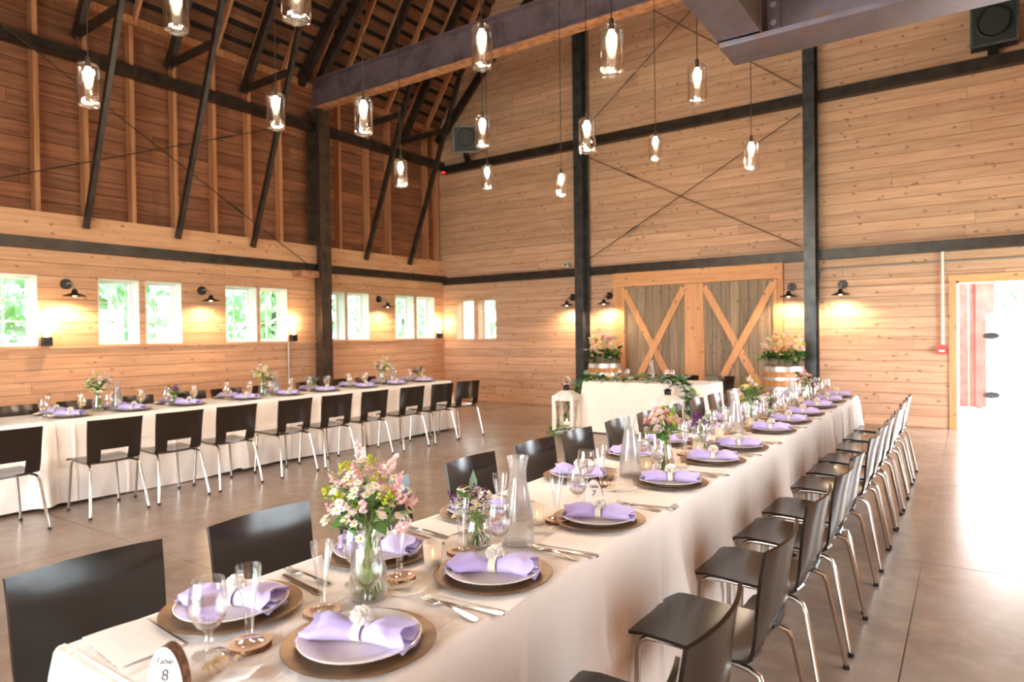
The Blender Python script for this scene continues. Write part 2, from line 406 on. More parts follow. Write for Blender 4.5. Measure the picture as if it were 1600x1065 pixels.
# right and front walls (beside and behind the camera), with their open doorways
RH = [(8.7, 10.7, -.1, 2.4), (2.3, 4.7, 1.0, 2.3)]
wr = slab('wall_right', 'pine wall beside the camera with a doorway and window', 'wall', rects_minus(YF, YB+.2, -.1, ZP, RH), lambda r: ((XR, r[0], r[2]), (XR+.2, r[1], r[3])), M['wally'])
wf = slab('wall_front', 'pine gable wall behind the camera with barn doorway', 'wall', rects_minus(-10.2, 1.9, -.1, 14.5, [(-5.8, -.2, -.1, 3.2)]), lambda r: ((r[0], YF-.2, r[2]), (r[1], YF, r[3])), M['wallx'])
# ceiling: skip-sheathed slope over the window wall, plain slope opposite
xm = (XL+XR)/2; zr = ZP+SL*(xm-XL)
cl = B()
n_ = Vector((-SL, 0, 1)).normalized()
def slope(x, off=0): return Vector((x, 0, ZP+SL*(x-XL)))+n_*off
def roofslab(b, xa, xb, off, th, y0, y1, mirror=False):
    q = [slope(xa, off), slope(xb, off), slope(xb, off+th), slope(xa, off+th)]
    if mirror: q = [Vector((2*xm-p.x, 0, p.z)) for p in q]
    vs = [(p.x, y, p.z) for y in (y0, y1) for p in q]
    b.add(vs, [(0, 1, 2, 3), (7, 6, 5, 4), (0, 4, 5, 1), (1, 5, 6, 2), (2, 6, 7, 3), (3, 7, 4, 0)])
roofslab(cl, XL-.5, xm, .13, .03, YF-.2, YB+.2); roofslab(cl, XL-.5, xm, .13, .03, YF-.2, YB+.2, True)
ceil = tag(cl.build('ceiling', M['shingle'], smooth=0), 'steep wooden roof of dark rafters and spaced boards', 'ceiling', kind='structure')
for i in range(17):                                   # deck boards in the part of the slope in view
    xa = XL-.12+i*.145; y = 0.2
    while y < YB-.1:
        e = min(YB-.02, y+rnd.uniform(2.4, 4.4)); e = YB-.02 if YB-e < .5 else e
        b = B(); roofslab(b, xa, xa+.098+rnd.uniform(-.006, .01), .09, .022, y+.003, e-.003); b.build('plank', M['deck'], ceil, smooth=0); y = e
b = B()
for i in range(17, 44): roofslab(b, XL-.12+i*.145, XL-.02+i*.145, .09, .022, .2, YB-.02)
o = b.build('upper_sheathing', M['deck'], ceil, smooth=0); o['kind'] = 'stuff'
for k in range(0, 19):                                # thin common rafters
    y = 11.16-k*.63
    if y < 0: break
    b = B(); b.beam((XL-.02, y, ZP+.05), slope(xm, 0)+Vector((0, y, 0)), .045, .11, (0, 1, 0)); b.v = b.v
    B().beam(slope(XL, .03)+Vector((0, y, 0)), slope(xm, .03)+Vector((0, y, 0)), .11, .045, (0, 1, 0)).build('rafter', M['stud'], ceil, smooth=0)
# roof trusses along the window wall: rafter, knee strut, short tie
for k, y in enumerate([10.38, 9.14, 6.63, 5.36, 4.10, 2.84, 1.58]):
    t = thing('roof_truss', 'dark roof truss with slanting strut, '+ORD[k]+' from the gable wall', 'truss', (XL, y, 3.0), 0, 'roof trusses along window wall', 'structure')
    b = B(); b.beam((-.02, 0, 5.62-3), (2.6, 0, 5.62-3+2.62*1.5), .075, .15, (0, 1, 0)); q = b
    q.v = []; q.f = []; q.mi = []
    q.beam((-.04, 0, 2.58), (3.2, 0, 2.58+3.24*1.5), .16, .075, (0, 1, 0)).build('rafter', M['steel'], t, smooth=0)
    B().beam((.15, 0, -.02), (1.75, 0, 4.05), .085, .06, (0, 1, 0)).build('strut', M['steel'], t, smooth=0)
    B().beam((-.06, 0, 2.62), (1.12, 0, 2.64), .1, .06, (0, 1, 0)).build('tie', M['steel'], t, smooth=0)

# structural steel
def steel(name, label, cat, b, mat):
    return tag(b.build(name, mat, smooth=0), label, cat, kind='structure')
c1 = thing('steel_column', 'dark steel column standing against the window wall between window pairs', 'column', (-9.78, 7.99, 0), 0, None, 'structure')
B().ibeam((0, 0, 0), (0, 0, 5.6), .24, .36, (1, 0, 0)).build('shaft', M['steelb'], c1, smooth=0)
B().box((-.19, -.15, 0), (.2, .15, .02)).build('base_plate', M['steel'], c1, smooth=0)
B().box((-.17, -.5, 2.54), (.10, -.10, 2.655)).build('bracket', M['rustlit'], c1, smooth=0)  # bracket; its warm colour also paints in the lit underside of the girt
for nm, x, lab in (('a', -6.175, 'grey steel column left of the barn doors on gable wall'), ('b', -2.055, 'grey steel column right of the barn doors on gable wall')):
    t = thing('steel_column', lab, 'column', (x, 11.36, 0), 0, None, 'structure')
    B().ibeam((0, 0, 0), (0, 0, 11), .17, .3, (0, 1, 0)).build('shaft', M['steelg'], t, smooth=0)
    B().box((-.14, -.19, 0), (.14, .17, .02)).build('base_plate', M['steelg'], t, smooth=0)
tb = thing('tie_beam', 'long steel tie beam spanning the hall below the roof', 'beam', (0, 7.9, 5.83), 0, None, 'structure')
B().ibeam((-9.78, 0, 0), (1.6, 0, 0), .24, .50, tf=.02, tw=.014).build('web_and_flanges', M['mill'], tb, smooth=0)
B().box((-9.6, -.118, -.252), (1.6, .118, -.246)).build('lit_rust_soffit', M['rustlit'], tb, smooth=0)  # thin sheet, its orange tan paints in light reaching the flange from below
for s in (-.16, .16):
    t = steel('principal_rafter', 'heavy dark principal rafter rising from column, '+('near' if s < 0 else 'far')+' one of the pair', 'rafter',
          B().beam((-9.95, 7.9+s, 6.05), (-6.2, 7.9+s, 9.9), .2, .1, (0, 1, 0)), M['steel'])
steel('gable_rafter', 'dark rafter lying against the gable wall', 'rafter', B().beam((-9.95, 11.5, 5.85), (-7.2, 11.5, 8.55), .16, .08, (0, 1, 0)), M['steel'])
steel('girt', 'dark steel girt under the ledge of the window wall', 'girt', B().box((XL+.02, YF, 2.66), (XL+.14, YB-.04, 2.80)), M['steel'])
steel('girt', 'dark steel girt high across the studs of window wall', 'girt', B().box((XL-.03, YF, 5.24), (XL+.12, YB-.04, 5.39)), M['steel'])
steel('girt', 'dark steel girt above the barn doors on gable wall', 'girt', B().box((XL+.1, YB-.15, 2.60), (XR, YB-.022, 2.76)), M['steel'])
steel('girt', 'dark steel girt high across the gable wall under the speakers', 'girt', B().box((XL+.1, YB-.15, 5.12), (XR, YB-.022, 5.29)), M['steel'])
def rod(p0, p1, label, turn=True):
    t = thing('tie_rod', label, 'tie rod', p0, 0, 'steel bracing rods', 'structure'); d = Vector(p1)-Vector(p0)
    B().tube([(0, 0, 0), d], .008, 6).build('rod', M['steel'], t)
    B().tube([d*.24, d*.29], .015, 6).build('turnbuckle', M['steel'], t)
rod((-6.2, 11.42, 4.95), (-2.22, 11.42, 2.82), 'thin steel bracing rod falling rightward between gable columns')
rod((-6.2, 11.40, 2.82), (-2.2, 11.40, 4.95), 'thin steel bracing rod rising rightward between gable columns')
rod((-6.2, 11.40, 5.35), (-2.2, 11.40, 8.5), 'upper bracing rod rising rightward between gable columns')
rod((-6.2, 11.42, 8.5), (-2.2, 11.42, 5.35), 'upper bracing rod falling rightward between gable columns')
rod((-9.72, 7.75, 2.72), (-9.72, 2.2, 5.9), 'thin bracing rod falling to the foot of the window wall column bracket')
rod((-9.70, 7.7, 5.3), (-9.70, 1.6, 2.85), 'thin bracing rod rising toward the window wall column')
# near loft steel over the camera
lb = thing('loft_beam', 'near steel loft beam crossing the top of view, with bolted end plate', 'beam', (-.81, 2.75, 2.6), 0, None, 'structure')
B().ibeam((0, 0, .155), (2.5, 0, .155), .21, .31, tf=.02, tw=.012).build('web_and_flanges', M['mill'], lb, smooth=0)
B().box((.163, -.018, .03), (.212, -.007, .285)).build('cleat', M['mill'], lb, smooth=0)
B().box((.0, -.022, .02), (2.5, -.006, .034)).build('rusty_fillet', M['rustlit'], lb, smooth=0)
for z in (.08, .15, .22): B().lathe([(0, 0), (.0125, 0), (.0125, .012), (0, .012)], 6).build('bolt', M['galv'], lb, (.188, -.018, z), 0).rotation_euler = (R(90), 0, 0)
l2 = thing('loft_joist', 'steel loft joist running over the camera to the loft beam', 'beam', (-.73, 2.64, 2.62), 0, None, 'structure')
B().box((-.08, -6.5, 0), (.08, 0, .30)).build('channel', M['mill'], l2, smooth=0)
B().box((-.085, -.012, .0), (.085, .0, .30)).build('end_plate', M['mill'], l2, smooth=0)

# windows
def window(n, label, wall, a, b, z0, z1):
    """sash set to the outside of the wall; local u along wall"""
    t = thing('window_%d' % n, label, 'window', (0, 0, 0), 0, None, 'structure')
    def P(u0, u1, d0, d1, v0, v1):
        return ((XL-d1, u0, v0), (XL-d0, u1, v1)) if wall == 'L' else ((u0, YB+d0, v0), (u1, YB+d1, v1))
    jm = M['white'] if wall == 'L' else M['wallx']
    fr = B(); e = .006
    fr.box(*P(a, a+e*2, -.022, .24, z0, z1)).box(*P(b-e*2, b, -.022, .24, z0, z1)).box(*P(a, b, -.022, .24, z1-e*2, z1)).box(*P(a, b, -.022, .24, z0, z0+e*2))
    fr.build('jamb', jm, t, smooth=0)
    s = .035; fr = B(); a2, b2, y0, y1 = a+.012, b-.012, z0+.012, z1-.012
    fr.box(*P(a2, a2+s, .185, .22, y0, y1)).box(*P(b2-s, b2, .185, .22, y0, y1)).box(*P(a2+s, b2-s, .185, .22, y1-s, y1)).box(*P(a2+s, b2-s, .185, .22, y0, y0+s))
    fr.build('sash', M['white'], t, smooth=0)
    a3, b3, y3, y4 = a2+s, b2-s, y0+s, y1-s; um = (a3+b3)/2; zs = [y3+(y4-y3)*i/3 for i in range(4)]
    B().box(*P(um-.009, um+.009, .192, .212, y3, y4)).build('muntin', M['white'], t, smooth=0)
    for z in zs[1:3]: B().box(*P(a3, b3, .192, .212, z-.009, z+.009)).build('muntin', M['white'], t, smooth=0)
    for u in ((a3, um), (um, b3)):
        for za, zb in zip(zs, zs[1:]): B().box(*P(u[0], u[1], .200, .203, za, zb)).build('pane', M['pane'], t, smooth=0)
WN = 'one at the edge of view|pair beside the first wall lamp, its near window|pair beside the first wall lamp, its far window|pair before the steel column, its near window|pair before the steel column, its far window|pair just past the steel column, its near window|pair just past the steel column, its far window|pair by the corner, its near window|pair by the corner, its far window'.split('|')
for i, (a, b) in enumerate(WY): window(i+1, 'six pane white window, '+WN[i], 'L', a, b, 1.40, 2.32)
window(10, 'six pane window in gable wall, the one nearer the corner', 'B', -9.56, -9.06, 1.35, 2.26)
window(11, 'six pane window in gable wall, the one nearer the barn doors', 'B', -8.95, -8.45, 1.35, 2.26)

# doorway at the right of the gable wall
d = thing('door_1', 'open doorway framed in tan wood leading outside', 'door', (0, 0, 0), 0, None, 'structure')
B().box((-.24, YB-.045, 0), (-.15, YB-.003, 2.158)).build('door_casing', M['trimz'], d, smooth=0)
B().box((-.24, YB-.045, 2.16), (1.24, YB-.003, 2.25)).build('door_casing', M['trimx'], d, smooth=0)
B().box((-.15, YB-.03, 0), (-.12, YB+.25, 2.16)).build('door_jamb', M['white'], d, smooth=0)
B().box((-.15, YB-.03, 2.13), (1.15, YB+.25, 2.16)).build('door_jamb', M['trimx'], d, smooth=0)
# outside
g = B().box((-60, -40, -.35), (60, 70, -.25)).build('ground', M['grass'], smooth=0); tag(g, 'grass outside the barn', 'ground', kind='structure')
g = B().box((-1.5, YB+.24, -.25), (5, 15.5, -.02)).build('terrace', M['gravel'], smooth=0); tag(g, 'bright pale paving outside the open doorway', 'paving', kind='structure')
t = thing('red_outbuilding', 'red painted outbuilding wall seen through the doorway', 'building', (0, 15, 0))
for i in range(9):
    B().box((-1.4+i*.2, 0, 0), (-1.21+i*.2, .05, 3.2)).build('plank', M['redwall'], t, smooth=0)
B().box((.1, -.05, -.02), (.2, .05, 3.2)).build('corner_board', M['redwall'], t, smooth=0)
t = thing('white_gate', 'white boarded gate on black hinges outside the doorway', 'gate', (.25, 14.45, 0))
for i in range(11): B().box((i*.16, 0, .06), (i*.16+.155, .03, 1.72)).build('plank', M['white'], t, smooth=0)
for z in (.4, 1.45): B().lathe([(0, 0), (.13, .01), (0, .02)], 8, sy=.45).build('strap_hinge', M['steelg'], t, (.07, -.01, z-.12)).rotation_euler = (R(90), 0, 0)
for z in (.3, 1.5): B().box((0, .03, z), (1.75, .06, z+.12)).build('rail', M['white'], t, smooth=0)
B().box((1.77, -.02, -.02), (1.84, .08, 1.8)).build('post', M['white'], t, smooth=0)
t = thing('red_post', 'red painted post behind the white gate', 'post', (.78, 14.9, -.02)); B().box((0, 0, 0), (.3, .3, 3.2)).build('shaft', M['redwall'], t, smooth=0)
B().box((-.03, -.03, 3.2), (.33, .33, 3.26)).build('cap', M['redwall'], t, smooth=0)

def tree(name, loc, h, rad, n, label, group='trees outside'):
    t = thing(name, label, 'tree', loc, 0, group)
    B().tube([(0, 0, -.3), (.05, 0, h*.3), (0, .04, h*.6)], [.16, .12, .07], 8).build('trunk', M['treebark'], t)
    b = B()
    for _ in range(n):
        th = rnd.uniform(0, 2*PI); zz = rnd.uniform(-1, 1); rr = rad*rnd.random()**.35; q = math.sqrt(1-zz*zz)
        c = Vector((rr*q*math.cos(th), rr*q*math.sin(th), h*.55+rr*zz*h*.45/rad)); s = rnd.uniform(.08, .2)
        e = Euler((rnd.uniform(0, 6), rnd.uniform(0, 6), rnd.uniform(0, 6))).to_matrix()
        b.add([c+e@Vector(p) for p in ((-s, 0, 0), (0, -s*.5, .02), (s, 0, 0), (0, s*.5, .02))], [(0, 1, 2, 3)])
    b.build('crown', M['treeleaf'], t, smooth=0)
for i, y in enumerate([.5, 2.6, 5.0, 7.2, 9.6, 12.4]):
    tree('bushy_tree', (-13.4-3.6*(i % 2), y, -.3), 5.2+.5*(i % 3), 1.7, 1500, 'bushy green tree outside the window wall, '+ORD[i]+' along')
for i, (x, y) in enumerate([(-11.5, 17.5), (-7.5, 18), (2.2, 21), (-15.6, 16.2), (-18.5, 20), (-21.5, 15.6)]): tree('bushy_tree', (x, y, -.3), 5.5, 1.8, 1800, 'leafy green tree behind the gable wall, '+['by the corner', 'beyond the barn doors', 'beyond the white gate', 'past the window wall corner', 'farther past the window wall corner', 'second row past the corner', 'second row by the far windows'][i])

# barn doors
bd = thing('door_2', 'pair of closed barn doors with crossed braces and tan frame', 'door', (0, YB-.03, 0), 0, None, 'structure')
def zbox(x0, x1, z0, z1, y0=-.05, y1=0): return ((x0, y0, z0), (x1, y1, z1))
B().box(*zbox(-5.62, -2.53, 2.34, 2.60, -.07)).build('header', M['trimx'], bd, smooth=0)
B().box(*zbox(-5.62, -5.44, 0, 2.34)).build('side_casing', M['trimz'], bd, smooth=0)
B().box(*zbox(-2.62, -2.53, 0, 2.34)).build('side_casing', M['trimz'], bd, smooth=0)
for k, (a, b) in enumerate(((-5.44, -4.03), (-4.03, -2.62))):
    t = thing('barn_door', 'weathered grey barn door leaf with crossed tan braces, '+('one by the left barrel' if k == 0 else 'one by the right barrel'), 'door', (0, YB-.03, 0), 0, 'barn door leaves')
    n = 9; w = (b-a)/n
    for i in range(n): B().box((a+i*w+.003, -.045, .02), (a+(i+1)*w-.003, -.012+rnd.uniform(-.003, .003), 2.33)).build('plank', M['greyz'], t, smooth=0)
    m1 = b-.17 if k == 0 else a; m2 = b if k == 0 else a+.17
    B().box(*zbox(m1, m2, .02, 2.33, -.08, -.045)).build('stile', M['trimz'], t, smooth=0)
    o1, o2 = (a, a+.06) if k == 0 else (b-.06, b)
    B().box(*zbox(o1, o2, .02, 2.33, -.08, -.045)).build('stile', M['trimz'], t, smooth=0)
    x0, x1 = (a+.05, b-.18) if k == 0 else (a+.18, b-.05)
    for j, (p, q) in enumerate((((x0, x1)), ((x1, x0)))):
        B().beam((p, -.062-.022*j, 2.27), (q, -.062-.022*j, .08), .02, .12, Vector((1, 0, .6)).normalized()).build('brace', M['trimz'], t, smooth=0)

# wall lamps
def lamp_make(wall):
    t = thing('wall_lamp', 'x', 'lamp'); s = 1
    # local: -y is away from wall
    B().lathe([(0, 0), (.07, 0), (.07, .02), (0, .025)], 20).build('mount', M['black'], t, (0, 0, 0)).rotation_euler = (R(90), 0, 0)
    B().tube([(0, -.02, 0), (0, -.12, .01), (0, -.2, -.01), (0, -.25, -.06), (0, -.26, -.1)], .011, 8).build('arm', M['galv'], t)
    B().lathe([(.018, 0), (.03, -.01), (.04, -.05), (.13, -.085), (.135, -.095), (.128, -.092), (.035, -.058), (0, -.05)], 24).build('shade', M['black'], t, (0, -.26, -.08))
    B().lathe([(0, -.045), (.025, -.055), (.032, -.075), (.018, -.095), (0, -.1)], 12).build('bulb', M['glow'], t, (0, -.26, -.08))
    return t
lp = Proto(lambda: lamp_make('L'))
def lampat(loc, rz, label, pw=52):
    t = lp.put(loc, rz, label, 'black gooseneck wall lamps')
    light('SPOT', 'wall_lamp_light', (0, -.26, -.20), pw, (1, .72, .42), (0, 0, 0), parent=t, spot=R(165), radius=.03)
for i, (y, lab) in enumerate(((3.89, 'between the first windows'), (5.79, 'before the steel column'), (9.58, 'past the steel column'))):
    lampat((XL+.025, y, 2.22), R(90), 'black gooseneck lamp on window wall, '+lab)
for x, lab in ((-6.53, 'outside the left steel column'), (-5.72, 'beside the left barn door'), (-2.40, 'beside the right barn door'), (-1.64, 'outside the right steel column')):
    lampat((x, YB-.025, 2.19), 0, 'black gooseneck lamp on gable wall, '+lab)
up = None
def up_make():
    t = thing('uplight', 'x', 'lamp')
    B().box((0, -.05, 0), (.09, .05, .115)).build('body', M['black'], t, smooth=0)
    B().lathe([(0, .115), (.022, .118), (.03, .16), (.022, .22), (.008, .27), (0, .28)], 12, at=(.045, 0, 0)).build('bulb', M['glow'], t)
    return t
up = Proto(up_make)
for y, lab in ((3.64, 'by the first window'), (7.46, 'just before the steel column'), (11.42, 'in the corner by the last window')):
    t = up.put((XL+.03, y, 1.40), 0, 'small black uplight glowing on the window sill, '+lab, 'sill uplights')
    light('POINT', 'uplight_light', (.08, 0, .34), 14, (1, .7, .4), parent=t, radius=.04)
# speakers, conduit, alarm, camera
def speaker(loc, rz, rx, label, brk=.22):
    t = thing('loudspeaker', label, 'speaker', loc, rz)
    a = Euler((rx, 0, 0)).to_matrix()
    def bx(b, p, q): return b.box(p, q, a, (0, 0, .32))
    bx(B(), (-.26, -.16, -.26), (.26, .22, .26)).build('cabinet', M['blackp'], t, smooth=0)
    b = B()
    for p, q in (((-.27, -.18, -.27), (-.24, -.15, .27)), ((.24, -.18, -.27), (.27, -.15, .27)), ((-.24, -.18, -.27), (.24, -.15, -.24)), ((-.24, -.18, .24), (.24, -.15, .27))): bx(b, p, q)
    b.build('bezel', M['steelg'], t, smooth=0)
    o = B().lathe([(.21, 0), (.215, .012), (.19, .014), (.16, -.01), (.07, -.05), (0, -.04)], 28).build('cone', M['black'], t, (0, -.165, .32)); o.rotation_euler = (R(90)+rx, 0, 0)
    B().box((-.07, 0, 0), (.05, brk, .06)).build('bracket', M['black'], t, smooth=0)
speaker((.3, 11.30, 5.29), 0, R(8), 'black loudspeaker on the girt above the doorway')
speaker((-8.75, 11.05, 5.29), R(35), R(16), 'black loudspeaker tilted down in the gable corner', .62)
t = thing('conduit', 'grey metal conduit running along the gable wall to red pull box', 'pipe', (0, YB-.04, 0))
B().tube([(-1.96, 0, 2.3), (-1.95, 0, 2.40), (-1.88, 0, 2.45), (-.32, 0, 2.45), (1.6, 0, 2.44)], .012, 8).build('horizontal_run', M['galv'], t)
B().tube([(-.315, -.03, 2.6), (-.315, -.03, 1.24)], .02, 10).build('drop_pipe', M['white'], t)
t = thing('fire_alarm', 'small red fire alarm pull box below the conduit', 'alarm', (-.33, YB-.06, 1.10))
B().box((-.06, -.04, 0), (.06, .04, .13)).build('box', M['redbox'], t, smooth=0); B().box((-.035, -.052, .03), (.035, -.04, .06)).build('pull_bar', M['white'], t, smooth=0)
t = thing('security_camera', 'small white camera above girt beside left steel column', 'camera', (-6.6, YB-.12, 2.79))
B().lathe([(0, 0), (.045, 0), (.045, .02), (.03, .03)], 16).build('mount', M['white'], t); B().tube([(0, .02, .06), (0, -.08, .05)], .042, 14).build('body', M['white'], t)
B().tube([(0, -.08, .05), (0, -.09, .049)], .025, 12).build('lens', M['black'], t)
t = thing('alarm_light', 'small red light by the girt in the room corner', 'alarm', (-9.75, 11.465, 5.17))
B().box((-.05, -.04, -.02), (.05, .04, .04)).build('housing', M['black'], t, smooth=0); B().lathe([(0, -.06), (.03, -.05), (.04, -.02), (0, -.02)], 12).build('lens', M['led'], t)
t = thing('pull_pipe', 'thin pale pipe beside the steel column on window wall', 'pipe', (XL+.06, 7.36, 0)); B().tube([(0, 0, 0), (0, 0, 1.38)], .014, 8).build('tube', M['galv'], t)

# pendants
def pend_make():
    t = thing('pendant_light', 'x', 'pendant lamp'); r = .073
    B().lathe([(.02, .30), (.062, .292), (r, .272), (r, .03), (.066, .008), (.05, 0), (.03, .004), (.03, .01), (.05, .008), (.062, .014), (.069, .032), (.069, .27), (.06, .288), (.02, .296)], 28).build('glass_cylinder', M['lampglass'], t)
    B().lathe([(.03, .20), (.032, .198), (.032, .05), (.034, .03), (.05, .022), (.05, .019), (.032, .026), (.029, .05), (.029, .198), (.03, .2)], 20).build('inner_tube', M['lampglass'], t)
    B().lathe([(0, .165), (.012, .168), (.024, .185), (.032, .21), (.032, .235), (.020, .262), (.013, .285)], 20).build('bulb', M['bulb'], t)
    B().lathe([(.0, .345), (.014, .343), (.017, .30), (.017, .275), (0, .275)], 14).build('socket', M['steel'], t)
    for q in range(6):
        a = q*PI/3
        B().lathe([(0, 0), (.008, .006), (.009, .014), (0, .022)], 8).build('glass_bead', M['lampglass'], t, (.058*math.cos(a), .058*math.sin(a), .006))
    B().tube([(0, 0, .34), (0, 0, 5.2)], .004, 5, False).build('cable', M['steel'], t)
    return t
pp = Proto(pend_make)
RW = {2.1: {0: (-4.99, 2.12, 3.08), 1: (-3.92, 2.16, 3.32), 2: (-2.74, 2.12, 3.04)}, 3.66: {0: (-4.68, 3.40, 3.18), 1: (-3.95, 3.68, 3.07), 2: (-2.75, 3.66, 3.30), 3: (-1.76, 3.64, 3.02)},
      5.12: {0: (-5.09, 5.27, 3.09), 1: (-3.74, 4.97, 3.22), 2: (-2.72, 5.12, 3.04), 3: (-1.74, 5.11, 3.26)}, 6.85: {0: (-4.88, 6.57, 3.26), 1: (-4.02, 6.90, 3.11), 2: (-2.87, 7.02, 3.38), 3: (-1.74, 6.67, 3.04)}}
RN = ['nearest row', 'second row', 'third row', 'row by the gable wall']; CN = ['window side', 'second from window side', 'third from window side', 'doorway side']
for ri, (y, row) in enumerate(RW.items()):
    for ci, (x, yy, z) in row.items():
        t = pp.put((x, yy, z), 0, 'clear glass cylinder pendant lamp, '+RN[ri]+', '+CN[ci], 'glass pendant lamps')
        light('POINT', 'pendant_glow', (0, 0, -.03), 38, WARM, parent=t, radius=.03)
for y in RW:
    B().box((-8.4, y-.04, 8.2), (.15, y+.04, 8.6)).build('collar_tie', M['stud'], ceil, smooth=0)

# ------------------------------------------------------------------ chairs
def chair_make():
    t = thing('bistro_chair', 'x', 'chair')
    SP = [(.236, .434), (.218, .446), (.16, .453), (.07, .449), (0, .444), (-.09, .440), (-.155, .441), (-.19, .447), (-.208, .462)]
    BP = [(-.208, .462), (-.220, .485), (-.229, .52), (-.236, .55), (-.243, .60), (-.252, .66), (-.262, .72), (-.275, .775), (-.283, .805)]
    XS = [-1, -.82, -.68, -.52, -.35, -.17, 0, .17, .35, .52, .68, .82, 1]
    def surf(P, back):
        vs = []
        for k, (y, z) in enumerate(P):
            v = k/(len(P)-1); w = (.210+.012*v) if back else (.200+.010*v)
            for x in XS:
                c = x*x*(.006+.024*v if back else .006*v)
                vs.append((x*w, y+(c if back else c), z+(0 if back else .012*x*x*(.3+.7*v)+(.012*x*x if v < .3 else 0)*0)))
        n = len(XS); fs = []
        for k in range(len(P)-1):
            for i in range(n-1):
                inslot = 3 <= i <= 8
                if back and k <= 2 and inslot: continue
                if not back and k >= 7 and inslot: continue
                fs.append((k*n+i, k*n+i+1, (k+1)*n+i+1, (k+1)*n+i))
        return vs, fs
    B().add(*surf(SP, False)).build('seat', M['shell'], t, smooth=50, solid=.011)
    B().add(*surf(BP, True)).build('backrest', M['shell'], t, smooth=50, solid=.011)
    for s in (-1, 1):
        o = B().tube([(s*.165, -.02, .427), (s*.17, .10, .432), (s*.174, .155, .430), (s*.178, .178, .418), (s*.181, .186, .39), (s*.205, .195, .012)], .0105, 10).build('leg', M['chrome'], t)
        B().lathe([(0, 0), (.014, .002), (.0135, .018), (.010, .022)], 10).build('foot_cap', M['blackp'], o, (s*.205, .195, 0))
        o = B().tube([(s*.165, -.02, .427), (s*.175, -.14, .425), (s*.185, -.19, .422), (s*.192, -.222, .410), (s*.197, -.236, .38), (s*.232, -.305, .012)], .0105, 10).build('leg', M['chrome'], t)
        B().lathe([(0, 0), (.014, .002), (.0135, .018), (.010, .022)], 10).build('foot_cap', M['blackp'], o, (s*.232, -.305, 0))
    for y in (.02, -.10): B().tube([(-.17, y, .424), (0, y, .420), (.17, y, .424)], .009, 8).build('seat_rail', M['chrome'], t)
    return t
cp = Proto(chair_make)
YR = [1.09, 1.57, 2.29, 2.95, 3.54, 4.07, 4.79, 5.32, 5.82, 6.42, 7.04, 7.71]
YLc = [.925, 1.53, 2.12, 2.85, 3.48, 4.02, 4.68, 5.25, 5.80, 6.45, 7.05, 7.65]
YT = [1.94, 2.70, 3.26, 3.83, 4.52, 5.10, 5.68, 6.35, 6.95, 7.55]
for i, y in enumerate(YR):
    cp.put((-.752+rnd.uniform(-.008, .008), y, 0), R(90)+rnd.uniform(-.03, .03), 'dark espresso chair with chrome legs, %s along doorway side of front table' % ORD[i], 'chairs at the front table')
for i, y in enumerate(YLc):
    cp.put((-1.995+rnd.uniform(-.01, .01), y, 0), R(-90)+rnd.uniform(-.03, .03), 'dark espresso chair pushed in, %s along window side of front table' % ORD[i], 'chairs at the front table')
for i, y in enumerate(YT):
    cp.put((-6.215, y, 0), R(90)+(R(-9) if i == 9 else rnd.uniform(-.03, .03)), 'dark chair with chrome legs, %s along room side of window wall table' % ORD[i], 'chairs at the window wall table')
for i, y in enumerate(YT):
    cp.put((-7.86, y+rnd.uniform(-.05, .05), 0), R(-90)+rnd.uniform(-.04, .04), 'dark chair mostly hidden, %s along wall side of window wall table' % ORD[i], 'chairs at the window wall table')
for i, x in enumerate((-3.62, -3.08)):
    cp.put((x, 9.68, 0), R(180), 'dark chair behind the head table, '+('nearer the left barrel' if i == 0 else 'nearer the right barrel'), 'head table chairs')

